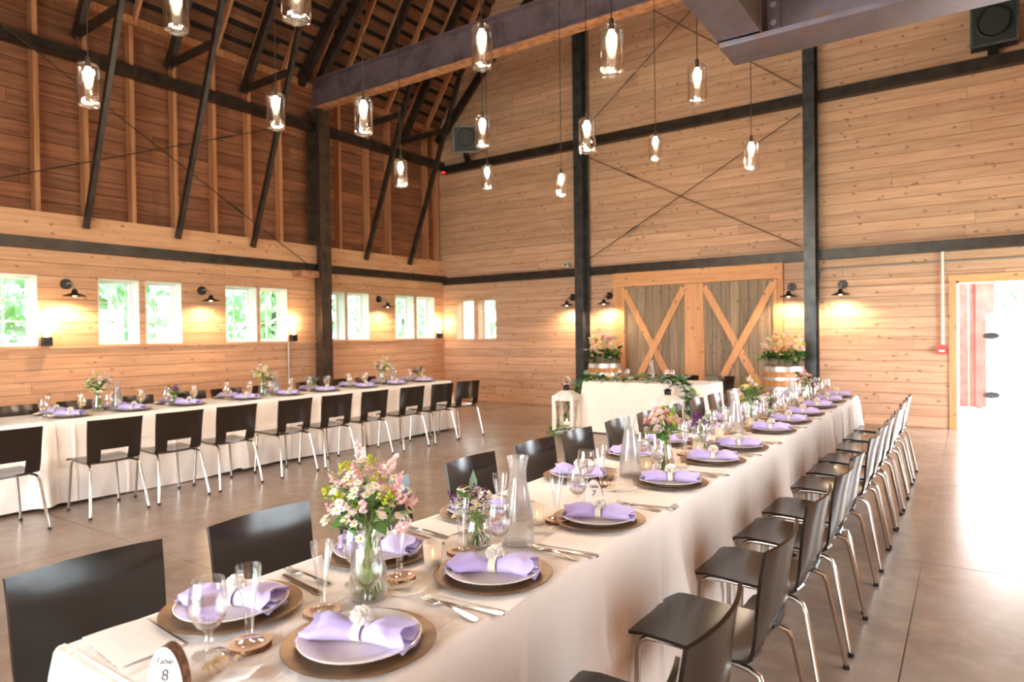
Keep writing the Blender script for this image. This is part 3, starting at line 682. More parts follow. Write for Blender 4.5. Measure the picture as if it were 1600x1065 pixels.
# ------------------------------------------------------------------ tables and cloths
TZ = .76
def table_make():
    t = thing('folding_table', 'x', 'table')
    B().box((-.36, 0, .70), (.36, 1.80, .745)).build('tabletop', M['greyz'], t, smooth=0)
    for x in (-.3, .3):
        for y in (.2, 1.6): B().tube([(x, y, 0), (x, y, .70)], .015, 8).build('leg', M['steel'], t)
    return t
tp = Proto(table_make)
def cloth(label, ox, oy, L, Wd, rz, near, far, seed, ext=0.0, drop=.69):
    """tablecloth: local x across -Wd/2..Wd/2, y along 0..L; open ends where tables butt"""
    q = random.Random(seed); hw = Wd/2; y1 = L+(ext if not far else 0)
    b = B(); rc = .03
    zt = TZ+(.0035 if ext else .001); cr = lambda a, w: math.exp(-((a/w)**2))
    def top(u, v):
        e = min(1, min(u, 1-u)*Wd/.05); yy = v*y1
        return (-hw+.02+u*(Wd-.04), yy, zt+e*(.0008*math.sin(v*9+u*4+seed)+.0022*cr((yy % .46)-.23, .012)+.0022*cr((u-.5)*Wd, .012)))
    b.grid(top, 24, 110)
    ph = [q.uniform(0, 6.28) for _ in range(8)]; NV = 16
    def side(path):           # path: list of (x, y, nx, ny, slack)
        vs = []; n = len(path); s = 0
        for k, (x, y, nx, ny, sl) in enumerate(path):
            if k: s += math.hypot(x-path[k-1][0], y-path[k-1][1])
            for j in range(NV+1):
                t = j/NV
                if j == 0: px, py, z = x-nx*.022, y-ny*.022, zt+.0003
                elif j == 1: px, py, z = x-nx*.007, y-ny*.007, zt-.0012
                elif j == 2: px, py, z = x+nx*.002, y+ny*.002, TZ-.009
                else:
                    d = (j-2)/(NV-2)
                    w = (math.sin(s*5.2+ph[0])*.5+math.sin(s*11.3+ph[1])*.32+math.sin(s*23+ph[2]+d*1.5)*.16)
                    a = d**.8*(.012+.06*sl)
                    wave = .004*math.sin(s*31+d*9+ph[3])*d+.012*cr((s % .46)-.2, .011)*min(1, d*6)+.010*cr(d-.50, .03)+.006*math.sin(s*19+d*14+2*math.sin(d*6+ph[6]))*d*(1-d*.4)*(.5+.5*math.sin(s*3.1+ph[7]))+.006*math.sin(s*7+d*11+ph[6])*math.sin(d*5+s*3+ph[7])*d
                    o = .004+.018*d+a*(w+.35)+sl*.06*d*(1+math.sin(s*30+ph[4]))*.9+wave
                    px, py, z = x+nx*o, y+ny*o, TZ-.008-d*(drop-.012*math.sin(s*3+ph[5])-.02*sl)
                vs.append((px, py, z))
        b.add(vs, [(k*(NV+1)+j, (k+1)*(NV+1)+j, (k+1)*(NV+1)+j+1, k*(NV+1)+j+1) for k in range(n-1) for j in range(NV)])
    m = int(L/.010)
    def sl(y):
        e = 0
        if not near: e = max(e, .5*max(0, 1-y/.12))
        e = max(e, (1.0 if not far else .8)*max(0, 1-(y1-y)/.26))
        if near: e = max(e, .8*max(0, 1-y/.16))
        return e
    right = [(hw, y1*i/m, 1, 0, sl(y1*i/m)) for i in range(m+1)]; left = [(-hw, y1*(1-i/m), -1, 0, sl(y1*(1-i/m))) for i in range(m+1)]
    def arc(cx, cy, a0, a1): return [(cx+.0*math.cos(R(a)), cy, math.cos(R(a)), math.sin(R(a)), .9) for a in [a0+(a1-a0)*i/10 for i in range(1, 10)]]
    def endp(y, sgn):
        k = int(Wd/.02); xs_ = [hw-Wd*i/k for i in range(k+1)]
        if sgn < 0: xs_ = xs_[::-1]
        return [(x, y, 0, sgn, .25+.5*max(0, 1-(hw-abs(x))/.12)) for x in xs_]
    path = []
    if near: path += endp(0, -1)+arc(hw, 0, -90, 0)
    path += right
    if far: path += arc(hw, y1, 0, 90)+endp(y1, 1)+arc(-hw, y1, 90, 180); path += left
    if near and far: path += arc(-hw, 0, 180, 270); 
    if near and not far: side(path); side(left+arc(-hw, 0, 180, 270))
    elif far: side(path)
    else: side(path); side(left)
    o = b.build('tablecloth', M['cloth'], None, (ox, oy, 0), smooth=80); o.rotation_euler = (0, 0, rz)
    tag(o, label, 'tablecloth', 'white tablecloths'); return o
FX = -1.376
for k in range(4):
    y0 = .72+1.83*k
    tp.put((FX, y0+.015, 0), 0, 'folding table under the white cloths of the front table, %s from near end' % ORD[k], 'folding tables under cloths')
    cloth('white tablecloth draped to the floor, %s along the front table from near end' % ORD[k], FX, y0-(.07 if k == 0 else 0), 1.90 if k == 0 else 1.83, .765, 0, k == 0, k == 3, 3+k, .09 if k < 3 else 0, .69)
LX = -7.04
for k in range(4):
    y0 = .62+1.83*k
    tp.put((LX, y0+.015, 0), 0, 'folding table under the white cloths by window wall, %s from near end' % ORD[k], 'folding tables under cloths')
    cloth('white tablecloth draped to the floor, %s along the window wall table' % ORD[k], LX, y0, 1.83, .765, 0, k == 0, k == 3, 13+k, .05 if k < 3 else 0, .735)
tp.put((-2.93, 9.08, 0), R(90), 'folding table under the white cloth of the head table', 'folding tables under cloths')
cloth('white tablecloth of the head table between the barrels', -2.9, 9.08, 1.84, .765, R(90), True, True, 31, 0, .725)

# ------------------------------------------------------------------ place settings
def disc(prof, n=48): return B().lathe(prof, n)
def charger_make():
    t = disc([(0, 0), (.112, 0), (.118, .003), (.165, .0105), (.1745, .012), (.176, .014), (.174, .0155), (.164, .0135), (.12, .006), (.112, .004), (0, .004)]).build('charger', M['charger'], smooth=30)
    return tag(t, 'x', 'charger plate')
def plate_make():
    t = disc([(0, .003), (.075, .003), (.078, 0), (.084, 0), (.092, .006), (.135, .0195), (.1405, .0215), (.1415, .0235), (.139, .0245), (.132, .0225), (.094, .0105), (.084, .0065), (0, .006)]).build('dinner_plate', M['plate'], smooth=30)
    return tag(t, 'x', 'plate')
def flower_mesh(name, kind, mats, seed=0):
    q = random.Random(seed); b = B()
    if kind == 'daisy':
        b.mat(1).lathe([(0, .30), (.22, .24), (.30, .10), (.18, .0)], 8)
        b.mat(0)
        for i in range(7):
            a = 2*PI*i/7+q.uniform(-.15, .15); c, s = math.cos(a), math.sin(a); l = q.uniform(.85, 1.05); w = .34
            pt = lambda r, t, z: (r*c-t*s, r*s+t*c, z)
            b.add([pt(.2, -.1, .08), pt(.62*l, -w, .16), pt(l, 0, .1+q.uniform(-.12, .1)), pt(.62*l, w, .16), pt(.2, .1, .08)], [(0, 1, 2), (0, 2, 4), (4, 2, 3)])
    elif kind == 'rose':
        for ring, (n, r, z, tilt) in enumerate(((9, 1.0, -.05, .35), (8, .82, .18, .62), (7, .60, .36, .95), (5, .36, .46, 1.2))):
            for i in range(n):
                a = 2*PI*(i+.5*ring)/n+q.uniform(-.2, .2); c, s = math.cos(a), math.sin(a); w = r*.46; e = q.uniform(-.08, .08)
                pt = lambda rr, t, zz: (rr*c-t*s, rr*s+t*c, zz)
                rt = r*(1-.35*tilt*.5)
                b.add([pt(r*.15, 0, z-.3), pt(r*.62, -w, z+.1*tilt), pt(rt+e, -w*.9, z+.30*tilt+e), pt(rt*1.06-e, 0, z+.36*tilt-e), pt(rt+e, w*.9, z+.30*tilt-e), pt(r*.62, w, z+.1*tilt)],
                      [(0, 1, 5), (1, 2, 3), (1, 3, 5), (5, 3, 4)])
    elif kind == 'carnation':
        for i in range(34):
            ph_ = math.acos(1-1.25*(i+.5)/34); a = i*2.39996; d = Vector((math.sin(ph_)*math.cos(a), math.sin(ph_)*math.sin(a), math.cos(ph_)))
            e = d.to_track_quat('Z', 'Y').to_matrix() @ Euler((q.uniform(-.5, .5), q.uniform(-.5, .5), q.uniform(0, 6.3))).to_matrix(); rr = q.uniform(.62, .85)
            b.add([d*rr*.35+e@Vector(p) for p in ((0, 0, -.1), (-.42, .08, .36), (-.22, -.06, .54+q.uniform(-.05, .06)), (.02, .09, .48), (.24, -.07, .56), (.42, .06, .36))], [(0, 2, 1), (0, 3, 2), (0, 4, 3), (0, 5, 4)])
    elif kind == 'spike':       # stock / snapdragon cluster
        for i in range(16):
            a = q.uniform(0, 6.28); h = i/16; rr = .55*(1-h*.65)
            c = Vector((rr*math.cos(a), rr*math.sin(a), h*2.4-.4)); e = Euler((q.uniform(-1, 1), q.uniform(-1, 1), q.uniform(0, 6))).to_matrix(); sz = .48*(1-h*.45)
            b.add([c+e@Vector(p)*sz for p in ((-1, 0, 0), (-.2, -.8, .25), (1, 0, 0), (.2, .8, .25), (0, 0, .75))], [(0, 1, 4), (1, 2, 4), (2, 3, 4), (3, 0, 4)])
    elif kind == 'fluff':
        for i in range(22):
            a = q.uniform(0, 6.28); zz = q.uniform(-.3, 1); w = math.sqrt(max(0, 1-zz*zz))
            c = Vector((w*math.cos(a), w*math.sin(a), zz))*.75; sz = q.uniform(.2, .34); e = Euler((q.uniform(0, 6), q.uniform(0, 6), 0)).to_matrix()
            b.add([c+e@Vector(p)*sz for p in ((1, 0, 0), (-.5, .87, 0), (-.5, -.87, 0), (0, 0, 1))], [(0, 1, 3), (1, 2, 3), (2, 0, 3), (0, 2, 1)])
    return b.mesh(name, mats, 60)
FM = {}
for nm, k, ms, n in (('white_carnation', 'carnation', ['petalw'], 3), ('pink_rose', 'rose', ['petalp'], 2), ('blush_rose', 'rose', ['petalc'], 2), ('cream_rose', 'rose', ['petalk'], 2), ('white_daisy', 'daisy', ['petalw', 'pistil'], 3), ('blush_daisy', 'daisy', ['petalc', 'pistil'], 2),
                     ('pink_spike', 'spike', ['petalp'], 2), ('blush_spike', 'spike', ['petalc'], 2), ('cream_spike', 'spike', ['petalk'], 2), ('violet_spike', 'spike', ['petalv'], 1), ('lime_cluster', 'fluff', ['petaly'], 2), ('dry_tuft', 'fluff', ['straw'], 1), ('white_tuft', 'fluff', ['petalw'], 1)):
    FM[nm] = [flower_mesh('flower', k, [M[x] for x in ms], 11*i+3) for i in range(n)]
def leaf_mesh(mat, w=.3, curl=.25):
    return B().add([(0, 0, 0), (-w*.7, .3, .06), (0, .33, 0), (w*.7, .3, .06), (-w*.75, .65, -curl*.3), (0, .68, -curl*.45), (w*.75, .65, -curl*.3), (0, 1.02, -curl)],
                   [(0, 2, 1), (0, 3, 2), (1, 2, 5, 4), (2, 3, 6, 5), (4, 5, 7), (5, 6, 7)]).mesh('leaf', mat, 60)
LM = {k: leaf_mesh(M[k]) for k in ('leaf', 'leafd', 'leafs')}; LM['long'] = leaf_mesh(M['leaf'], .13, .3); LM['sagelong'] = leaf_mesh(M['leafs'], .16, .2)

def napkin_mesh(seed):
    q = random.Random(seed); b = B(); NU, NVv = 34, 30; p1, p2, p3 = (q.uniform(0, 6) for _ in range(3)); lobe = [q.uniform(.9, 1.12), q.uniform(.9, 1.12)]
    rings = []
    for i in range(NU+1):
        u = -1+2*i/NU; a = abs(u); sd = 0 if u < 0 else 1
        w = .016+.046*lobe[sd]*(1-math.exp(-(a*2.0)**1.7))*(1 if a < .8 else 1-.15*(a-.8)/.2)
        h = .015+.012*math.sin(min(1, a*1.25)*PI*.8)*lobe[sd]
        x = u*.125+(.006*math.sin(u*5+p1)); yo = .006*math.sin(u*3+p2)
        rp = min(1, a*1.6)
        rings.append([(x+.010*rp*math.sin(3*v+p3)*u, yo+w*math.cos(v)*(1+.05*rp*math.sin(4*v+p1)), max(.0015, h+h*math.sin(v)*(1+.12*rp*math.sin(3*v+p2+u*2))+.0015*rp*math.sin(8*v+u*5+p1))) for v in [2*PI*j/NVv for j in range(NVv)]])
    for end in (0, -1):      # roll the open ends inward so the folds show
        r = rings[end]; cx = sum(p[0] for p in r)/NVv; cy = sum(p[1] for p in r)/NVv; cz = sum(p[2] for p in r)/NVv; d = 1 if end == 0 else -1
        new = [[(cx+d*.002+(p[0]-cx)*k, cy+(p[1]-cy)*k, cz+(p[2]-cz)*k) for p in r] for k in (.84, .72)]
        new2 = [[(p[0]+d*dx, p[1], p[2]) for p in n] for n, dx in zip(new, (.001, .03))]
        if end == 0: rings = new2[::-1]+rings
        else: rings = rings+new2
    vs = [p for r in rings for p in r]; n = NVv
    fs = [(k*n+j, k*n+(j+1) % n, (k+1)*n+(j+1) % n, (k+1)*n+j) for k in range(len(rings)-1) for j in range(n)]
    fs += [tuple(range(n-1, -1, -1)), tuple(range((len(rings)-1)*n, len(rings)*n))]
    b.add(vs, fs)
    # loose folded layers lying at each end
    for sgn in (-1, 1):
        for L in range(3):
            ang = .25*(L-1)+q.uniform(-.1, .1); z0 = .006+.008*L
            def fn(u, v, L=L, sgn=sgn, z0=z0, ang=ang):
                x = sgn*(.055+.080*u+.006*math.sin(v*3+L)); y = (v-.5)*(.05+.050*u)*(1-.1*L); y2 = y+ang*.04*u
                return (x, y2, z0+.003*math.sin(v*PI*2+L+p1)*u+.010*u*(1-u)+.003*u*u*math.sin(v*4+L))
            b.grid(fn, 8, 10)
    return b.mesh('cloth', M['napkin'], 70)
NMESH = [napkin_mesh(s) for s in (1, 2, 3, 4)]
def napkin_make(k):
    t = thing('napkin', 'x', 'napkin')
    link('folded_cloth', NMESH[k], t)
    b = B(); n = 20; prof = [(.0295*math.cos(a)*1.0, .0215+.0215*math.sin(a)) for a in [2*PI*i/n for i in range(n)]]
    vs = [(x, y, max(.001, z)) for x in (-.011, .011) for y, z in prof]; b.add(vs, [(i, (i+1) % n, n+(i+1) % n, n+i) for i in range(n)])
    b.build('napkin_band', M['band'], t, solid=.0015)
    o = link('flower', FM['white_carnation'][k % 3], t, (.004, .004+.004*k, .052), (R(-8*k), R(6), k), (.036, .036, .032))
    o['label'] = 'white flower on the band'
    link('leaf', LM['leaf'], t, (.02, .0, .043), (0, 0, R(-70+30*k)), (.03, .03, .03))
    return t
def fork_make():
    t = thing('fork', 'x', 'fork'); b = B()
    def strip(pts):     # (y, halfwidth, z)
        b.add([(s*w, y, z) for y, w, z in pts for s in (-1, 1)], [(2*i, 2*i+1, 2*i+3, 2*i+2) for i in range(len(pts)-1)])
    strip([(-.10, .006, .003), (-.085, .0105, .004), (-.06, .0085, .006), (-.02, .0045, .010), (.025, .0035, .012), (.038, .006, .009), (.050, .0115, .006), (.056, .0125, .005)])
    b.build('handle', M['silver'], t, solid=.0025)
    for i in range(4):
        x = -.0105+.007*i; B().add([(x+s*.0017, y, z) for y, z in ((.055, .005), (.085, .0045), (.106, .010)) for s in (-1, 1)], [(0, 1, 3, 2), (2, 3, 5, 4)]).build('tine', M['silver'], t, solid=.002)
    return t
def knife_make():
    t = thing('knife', 'x', 'knife')
    b = B(); P = [(-.11, .007), (-.10, .0095), (-.07, .0085), (-.03, .006), (.0, .0055)]
    b.add([(s*w, y, .004) for y, w in P for s in (-1, 1)], [(2*i, 2*i+1, 2*i+3, 2*i+2) for i in range(4)]).build('handle', M['silver'], t, solid=.005)
    B().add([(-.0055, 0, .004), (.0055, 0, .004), (-.0085, .03, .003), (.0055, .03, .003), (-.0095, .08, .003), (.0055, .08, .003), (-.006, .105, .003), (.004, .108, .003)], [(0, 1, 3, 2), (2, 3, 5, 4), (4, 5, 7, 6)]).build('blade', M['silver'], t, solid=.0016)
    return t
def goblet_make():
    t = thing('water_goblet', 'x', 'goblet')
    B().lathe([(0, .006), (.006, .009), (.02, .006), (.034, .002), (.0365, .0012), (.036, .004), (.02, .009), (.009, .014), (.0065, .022), (.0085, .032), (.012, .037), (.0085, .043), (.0075, .052), (.012, .06),
               (.026, .070), (.037, .088), (.0415, .108), (.0415, .128), (.0385, .150), (.0355, .172), (.0348, .173), (.0372, .150), (.0402, .128), (.0402, .108), (.0358, .089), (.025, .072), (.008, .064), (0, .063)], 32).build('glass', M['glass'], t)
    B().lathe([(0, .0642), (.0078, .0648), (.0247, .0726), (.0355, .0895), (.0399, .108), (.0399, .126), (0, .126)], 28).build('water', M['water'], t)
    return t
def flute_make():
    t = thing('champagne_flute', 'x', 'flute')
    B().lathe([(0, .004), (.02, .003), (.031, .001), (.0315, .003), (.02, .0055), (.007, .009), (.006, .016), (.0085, .02), (.011, .055), (.0145, .09), (.0215, .125), (.0275, .15), (.0285, .176), (.0272, .176), (.0264, .151), (.0202, .126), (.0132, .091), (.0095, .056), (.006, .04), (0, .038)], 28).build('glass', M['glass'], t)
    return t
def fluteful_make():
    t = flute_make()
    B().lathe([(0, .04), (.009, .056), (.0128, .091), (.0198, .126), (.0252, .146), (0, .146)], 20).build('sparkling_wine', M['wine'], t)
    t.name = 'champagne_flute'; return t
def coaster_make():
    t = thing('wood_coaster', 'x', 'coaster'); n = 26; q = random.Random(5); rr = [.047*(1+.03*math.sin(3*a)+.02*math.sin(7*a)) for a in [2*PI*i/n for i in range(n)]]
    v = lambda s, z: [(s*rr[i]*math.cos(2*PI*i/n), s*rr[i]*math.sin(2*PI*i/n), z) for i in range(n)]
    b = B(); b.add(v(1, 0)+v(1.01, .006)+v(1, .012), [(k*n+i, k*n+(i+1) % n, (k+1)*n+(i+1) % n, (k+1)*n+i) for k in range(2) for i in range(n)]); b.build('bark', M['bark'], t)
    b = B(); b.add(v(.97, .0125)+[(0, 0, .0127)], [(i, (i+1) % n, n) for i in range(n)]); b.add(v(1, 0), [tuple(range(n-1, -1, -1))]); b.add(v(.97, .0125)+v(1, .012), [(n+i, n+(i+1) % n, (i+1) % n, i) for i in range(n)]); b.build('cut_face', M['slice'], t)
    return t
def tagcard_make():
    t = thing('favour_tag', 'x', 'favour tag')
    B().grid(lambda u, v: (-.045+.09*u, -.025+.05*v, .0015+.016*u*u), 8, 2).build('card', M['paper'], t, solid=.0008)
    b = B()
    for j in range(3): b.grid(lambda u, v: (-.025+.055*u, -.010+.010*j+.0025*math.sin(u*22+j)+.0012*v, .0024+.016*((-.025+.055*u+.045)/.09)**2+.0003), 14, 1)
    b.build('script_line', M['inkl'], t)['kind'] = 'stuff'
    B().tube([(-.045, 0, .003), (-.075, .012, .006), (-.09, .03, .008), (-.07, .05, .006)], .0018, 5).build('twine', M['straw'], t)
    for i in range(7): link('dried_bloom', FM['dry_tuft'][0], t, (-.058+rnd.uniform(-.025, .03), .022+rnd.uniform(-.02, .03), .008+rnd.uniform(0, .008)), (0, 0, i), (.008, .008, .008))
    return t
def menu_make():
    t = thing('menu_card', 'x', 'menu card')
    B().grid(lambda u, v: (-.07+.14*u, -.115+.23*v, .0012+.002*math.sin(u*3)), 4, 4).build('sheet', M['paper'], t, solid=.0006)
    b = B()
    for j in range(9): b.grid(lambda u, v: (-.035+.07*u*(1-.3*(j % 3 == 1)), .08-.019*j+.002*math.sin(u*30+j)+.0012*v, .0034), 12, 1)
    b.build('script_line', M['inkl'], t)['kind'] = 'stuff'
    return t
def votive_make():
    t = thing('votive_candle', 'x', 'candle')
    B().lathe([(0, .004), (.022, .004), (.0245, .006), (.029, .072), (.0305, .073), (.0305, .071), (.026, .003), (.022, 0), (0, 0)], 24).build('frosted_cup', M['votive'], t)
    B().lathe([(0, .006), (.021, .006), (.0225, .024), (0, .024)], 18).build('wax', M['wax'], t)
    B().lathe([(0, .026), (.0045, .032), (.004, .040), (0, .052)], 10).build('flame', M['flame'], t)
    return t
P_ = {k: Proto(fn) for k, fn in dict(charger=charger_make, plate=plate_make, fork=fork_make, knife=knife_make, goblet=goblet_make, flute=flute_make, fluteful=fluteful_make, coaster=coaster_make, tagc=tagcard_make, menu=menu_make, votive=votive_make).items()}
NP = [Proto(lambda k=k: napkin_make(k)) for k in range(4)]
def setting(px, py, where, nm, rot, cutl=None, coast=None, gob=None, tagp=None, menu=None, full=False, flute=True, zc=TZ+.005, hp=None):
    z = zc; G = where
    P_['charger'].put((px, py, z), rnd.uniform(0, 6), 'bronze charger plate, '+nm, 'charger plates, '+G)
    P_['plate'].put((px, py, z+.0045), 0, 'cream dinner plate on bronze charger, '+nm, 'dinner plates, '+G)
    NP[rnd.randrange(4) if hp is None else hp].put((px, py, z+.013), rot, 'lavender napkin with white flower, '+nm, 'napkins, '+G)
    if cutl:
        for k, (cx, cy, a) in zip(('fork', 'knife'), cutl): P_[k].put((cx, cy, z), a, 'silver %s, %s' % (k, nm), 'cutlery, '+G)
    if coast:
        P_['coaster'].put((coast[0], coast[1], z), rnd.uniform(0, 6), 'round wood slice coaster, '+nm, 'coasters, '+G)
        if flute: P_['fluteful' if full else 'flute'].put((coast[0], coast[1], z+.0127), 0, ('clear flute of pale wine on coaster, ' if full else 'empty clear flute on coaster, ')+nm, 'flutes, '+G)
    if gob: P_['goblet'].put((gob[0], gob[1], z), rnd.uniform(0, 6), 'water goblet, '+nm, 'goblets, '+G)
    if tagp: P_['tagc'].put((tagp[0], tagp[1], z), tagp[2], 'white favour tag with dried blooms, '+nm, 'favour tags, '+G)
    if menu: P_['menu'].put((menu[0], menu[1], z), menu[2], 'white menu card, '+nm, 'menu cards, '+G)
# front table
PYR = [1.045, 1.565, 2.24, 2.97, 3.60, 4.09, 4.88, 5.44, 5.98, 6.60, 7.16, 7.74]
PYL = [1.00, 1.52, 2.09, 2.87, 3.52, 4.05, 4.70, 5.28, 5.84, 6.47, 7.06, 7.66]
CR = {0: (-1.37, 1.11), 1: (-1.365, 1.67), 2: (-1.29, 2.15)}; GR = {0: (-1.285, 1.185), 1: (-1.25, 1.715), 2: (-1.30, 2.33)}
CLf = {0: (-1.37, .90), 1: (-1.375, 1.395), 2: (-1.46, 2.02)}; GL = {0: (-1.41, .825), 1: (-1.45, 1.30), 2: (-1.47, 1.84)}
for i, y in enumerate(PYR):
    nm = '%s place, doorway side of front table' % ORD[i]
    setting(-1.16, y, 'doorway side of front table', nm, R(18+rnd.uniform(-6, 8)), [(-1.11, y+.262, R(82)), (-1.085, y+.298, R(98))], CR.get(i, (-1.36+rnd.uniform(-.02, .02), y+.10)), GR.get(i, (-1.29+rnd.uniform(-.02, .02), y+.19)), (-1.275, y-.235, R(20)), (-1.10, y+.40, R(95)) if i in (0, 1, 3, 4) else None, hp=i % 4)
for i, y in enumerate(PYL):
    nm = '%s place, window side of front table' % ORD[i]
    setting(-1.594, y, 'window side of front table', nm, R(20+rnd.uniform(-6, 8)), [(-1.61, y+.255, R(88)), (-1.59, y+.212, R(80))], CLf.get(i, (-1.40+rnd.uniform(-.02, .02), y-.10)), GL.get(i, (-1.45+rnd.uniform(-.02, .02), y-.17)), (-1.335, y-.17, R(20)) if i else (-1.27, .80, R(25)), (-1.63, y-.235 if i == 0 else y+.33, R(85)) if i != 2 else None, hp=(i+1) % 4)
# window wall table
for i, y in enumerate(YT):
    nm = '%s place, room side of window wall table' % ORD[i]
    setting(-6.86, y, 'room side of window wall table', nm, R(30), None, (-6.99, y+.14), (-7.0, y-.16), None, None, True)
    nm = '%s place, wall side of window wall table' % ORD[i]
    setting(-7.23, y+.02, 'wall side of window wall table', nm, R(30), None, (-7.08, y-.1), (-7.1, y+.2), None, None, True)

# centrepieces
def vase_make():
    t = thing('flower_vase', 'x', 'vase')
    B().lathe([(0, .008), (.045, .008), (.048, .012), (.050, .04), (.046, .08), (.034, .135), (.031, .165), (.034, .19), (.041, .212), (.042, .213), (.0425, .211), (.036, .19), (.0335, .165), (.0365, .135), (.049, .08), (.053, .04), (.052, .008), (.049, .001), (0, 0)], 36).build('glass', M['glass'], t)
    B().lathe([(0, .009), (.0445, .0095), (.0475, .013), (.0495, .04), (.0475, .068), (0, .068)], 28).build('water', M['water'], t)
    return t
def jar_make():
    t = thing('bud_jar', 'x', 'jar')
    B().lathe([(0, .006), (.036, .006), (.044, .02), (.046, .05), (.040, .08), (.034, .094), (.036, .105), (.039, .106), (.0365, .094), (.0425, .08), (.0485, .05), (.0465, .02), (.038, 0), (0, 0)], 28).build('glass', M['glass'], t)
    B().lathe([(0, .0065), (.0355, .0065), (.0435, .02), (.0455, .05), (0, .05)], 24).build('water', M['water'], t)
    return t
def carafe_make():
    t = thing('water_carafe', 'x', 'carafe')
    B().lathe([(0, .006), (.050, .006), (.053, .012), (.0515, .06), (.046, .12), (.034, .185), (.027, .225), (.0265, .25), (.031, .28), (.0365, .298), (.0378, .299), (.0375, .296), (.0325, .28), (.028, .25), (.0285, .225), (.0355, .185), (.0475, .12), (.0535, .06), (.055, .01), (.052, .001), (0, 0)], 36).mat(1).build('glass', [M['frost'], M['glass']], t)
    B().lathe([(0, .0065), (.0495, .0065), (.0525, .013), (.051, .06), (.0455, .12), (.0335, .185), (.0275, .215), (0, .215)], 28).build('water', M['water'], t)
    return t
VP, JP, CPf = Proto(vase_make), Proto(jar_make), Proto(carafe_make)
def bouquet(loc, seed, label, n, height, spread, kinds, nleaf=14, tilt=0, base=.0, group='bouquets in glass', neck=.17, size=1.0, leafkinds=('leaf', 'long', 'leaf')):
    q = random.Random(seed); t = thing('flower_bouquet', label, 'bouquet', loc, 0, group)
    for i in range(n):
        a = q.uniform(0, 6.28); rr = spread*math.sqrt(q.random()); z = height*(1-.30*(rr/spread)**2)+q.uniform(-.07, .035)*height/.4
        p = Vector((rr*math.cos(a)+tilt*z, rr*math.sin(a), z)); k = q.choice(kinds); nk = Vector((p.x*.12+q.uniform(-.015, .015), p.y*.12+q.uniform(-.015, .015), neck))
        if i < 16:
            B().tube([(q.uniform(-.03, .03), q.uniform(-.03, .03), .012+base), nk, nk.lerp(p, .55)+Vector((0, 0, .01)), p-Vector((0, 0, .006))], .0017, 5, False).build('stem', M['stem'], t)
        sz = {'daisy': .0125, 'rose': .020, 'spike': .016, 'cluster': .018, 'tuft': .012}[k.split('_')[1] if k.split('_')[1] in ('daisy', 'spike', 'cluster', 'tuft') else 'rose']*size*q.uniform(.85, 1.15)
        d = Vector((p.x*.9, p.y*.9, .10)).normalized(); rot = d.to_track_quat('Z', 'Y').to_euler()
        link('flower', q.choice(FM[k]), t, p, rot, (sz, sz, sz))
    for i in range(nleaf):
        a = q.uniform(0, 6.28); z = neck+q.uniform(.01, .6)*(height-neck); l = q.uniform(.05, .10)*size
        rr = .012+spread*.35*q.random()
        link('leaf', LM[q.choice(leafkinds)], t, (rr*math.cos(a)+tilt*z, rr*math.sin(a), z), (q.uniform(.1, 1.1), 0, a-PI/2), (l*q.uniform(.7, 1), l, l))
    return t
mix1 = ['white_daisy', 'white_daisy', 'blush_daisy', 'blush_daisy', 'blush_daisy', 'blush_spike', 'pink_spike', 'pink_spike', 'blush_daisy', 'lime_cluster']
mix2 = ['pink_rose', 'blush_rose', 'blush_rose', 'white_daisy', 'pink_rose', 'white_daisy', 'lime_cluster', 'blush_daisy']
mix3 = ['blush_rose', 'white_daisy', 'cream_rose', 'blush_spike', 'lime_cluster']
small = ['white_daisy', 'violet_spike', 'white_tuft', 'blush_daisy', 'white_daisy']
for i, (x, y, mk, nf, lab) in enumerate(((-1.35, 1.25, mix1, 120, 'pink and white wildflower bouquet with lime clusters, tallest near bouquet'), (-1.285, 3.21, mix2, 46, 'pink rose bouquet beside the second carafe on front table'), (-1.36, 5.12, mix3, 30, 'blush bouquet on third stretch of front table'), (-1.33, 6.93, mix2, 26, 'pink bouquet at the far stretch of front table'))):
    VP.put((x, y, TZ+.005), 0, 'clear waisted glass vase holding bouquet, %s along front table' % ORD[i], 'bouquet vases')
    bouquet((x, y, TZ+.005), 40+i, lab, nf, .365 if i == 0 else .335, .118 if i == 0 else .085, mk, 40 if i == 0 else 34, size=1.25 if i == 0 else 1.15)
for i, (x, y) in enumerate(((-1.365, 1.755), (-1.33, 3.95), (-1.35, 5.7), (-1.36, 7.45))):
    JP.put((x, y, TZ+.005), 0, 'small round bud jar, %s along front table' % ORD[i], 'bud jars')
    bouquet((x, y, TZ+.005), 60+i, 'small posy of daisies with violet sprig, %s along front table' % ORD[i], 40, .185, .075, small, 10, -.12, 0, 'posies', .10, 1.25, ('leafs', 'sagelong', 'leaf'))
for i, (x, y) in enumerate(((-1.262, 1.85), (-1.385, 3.02), (-1.33, 4.62), (-1.36, 6.55))):
    CPf.put((x, y, TZ+.005), 0, 'misted glass water carafe, %s along front table' % ORD[i], 'water carafes')
for i, (x, y) in enumerate(((-1.375, 1.54), (-1.34, 2.09), (-1.36, 3.16), (-1.30, 3.77), (-1.37, 4.4), (-1.33, 5.0), (-1.36, 6.2), (-1.33, 6.8), (-1.36, 7.3))):
    P_['votive'].put((x, y, TZ+.005), 0, 'lit candle in frosted votive cup, %s along front table' % ORD[i], 'votive candles')
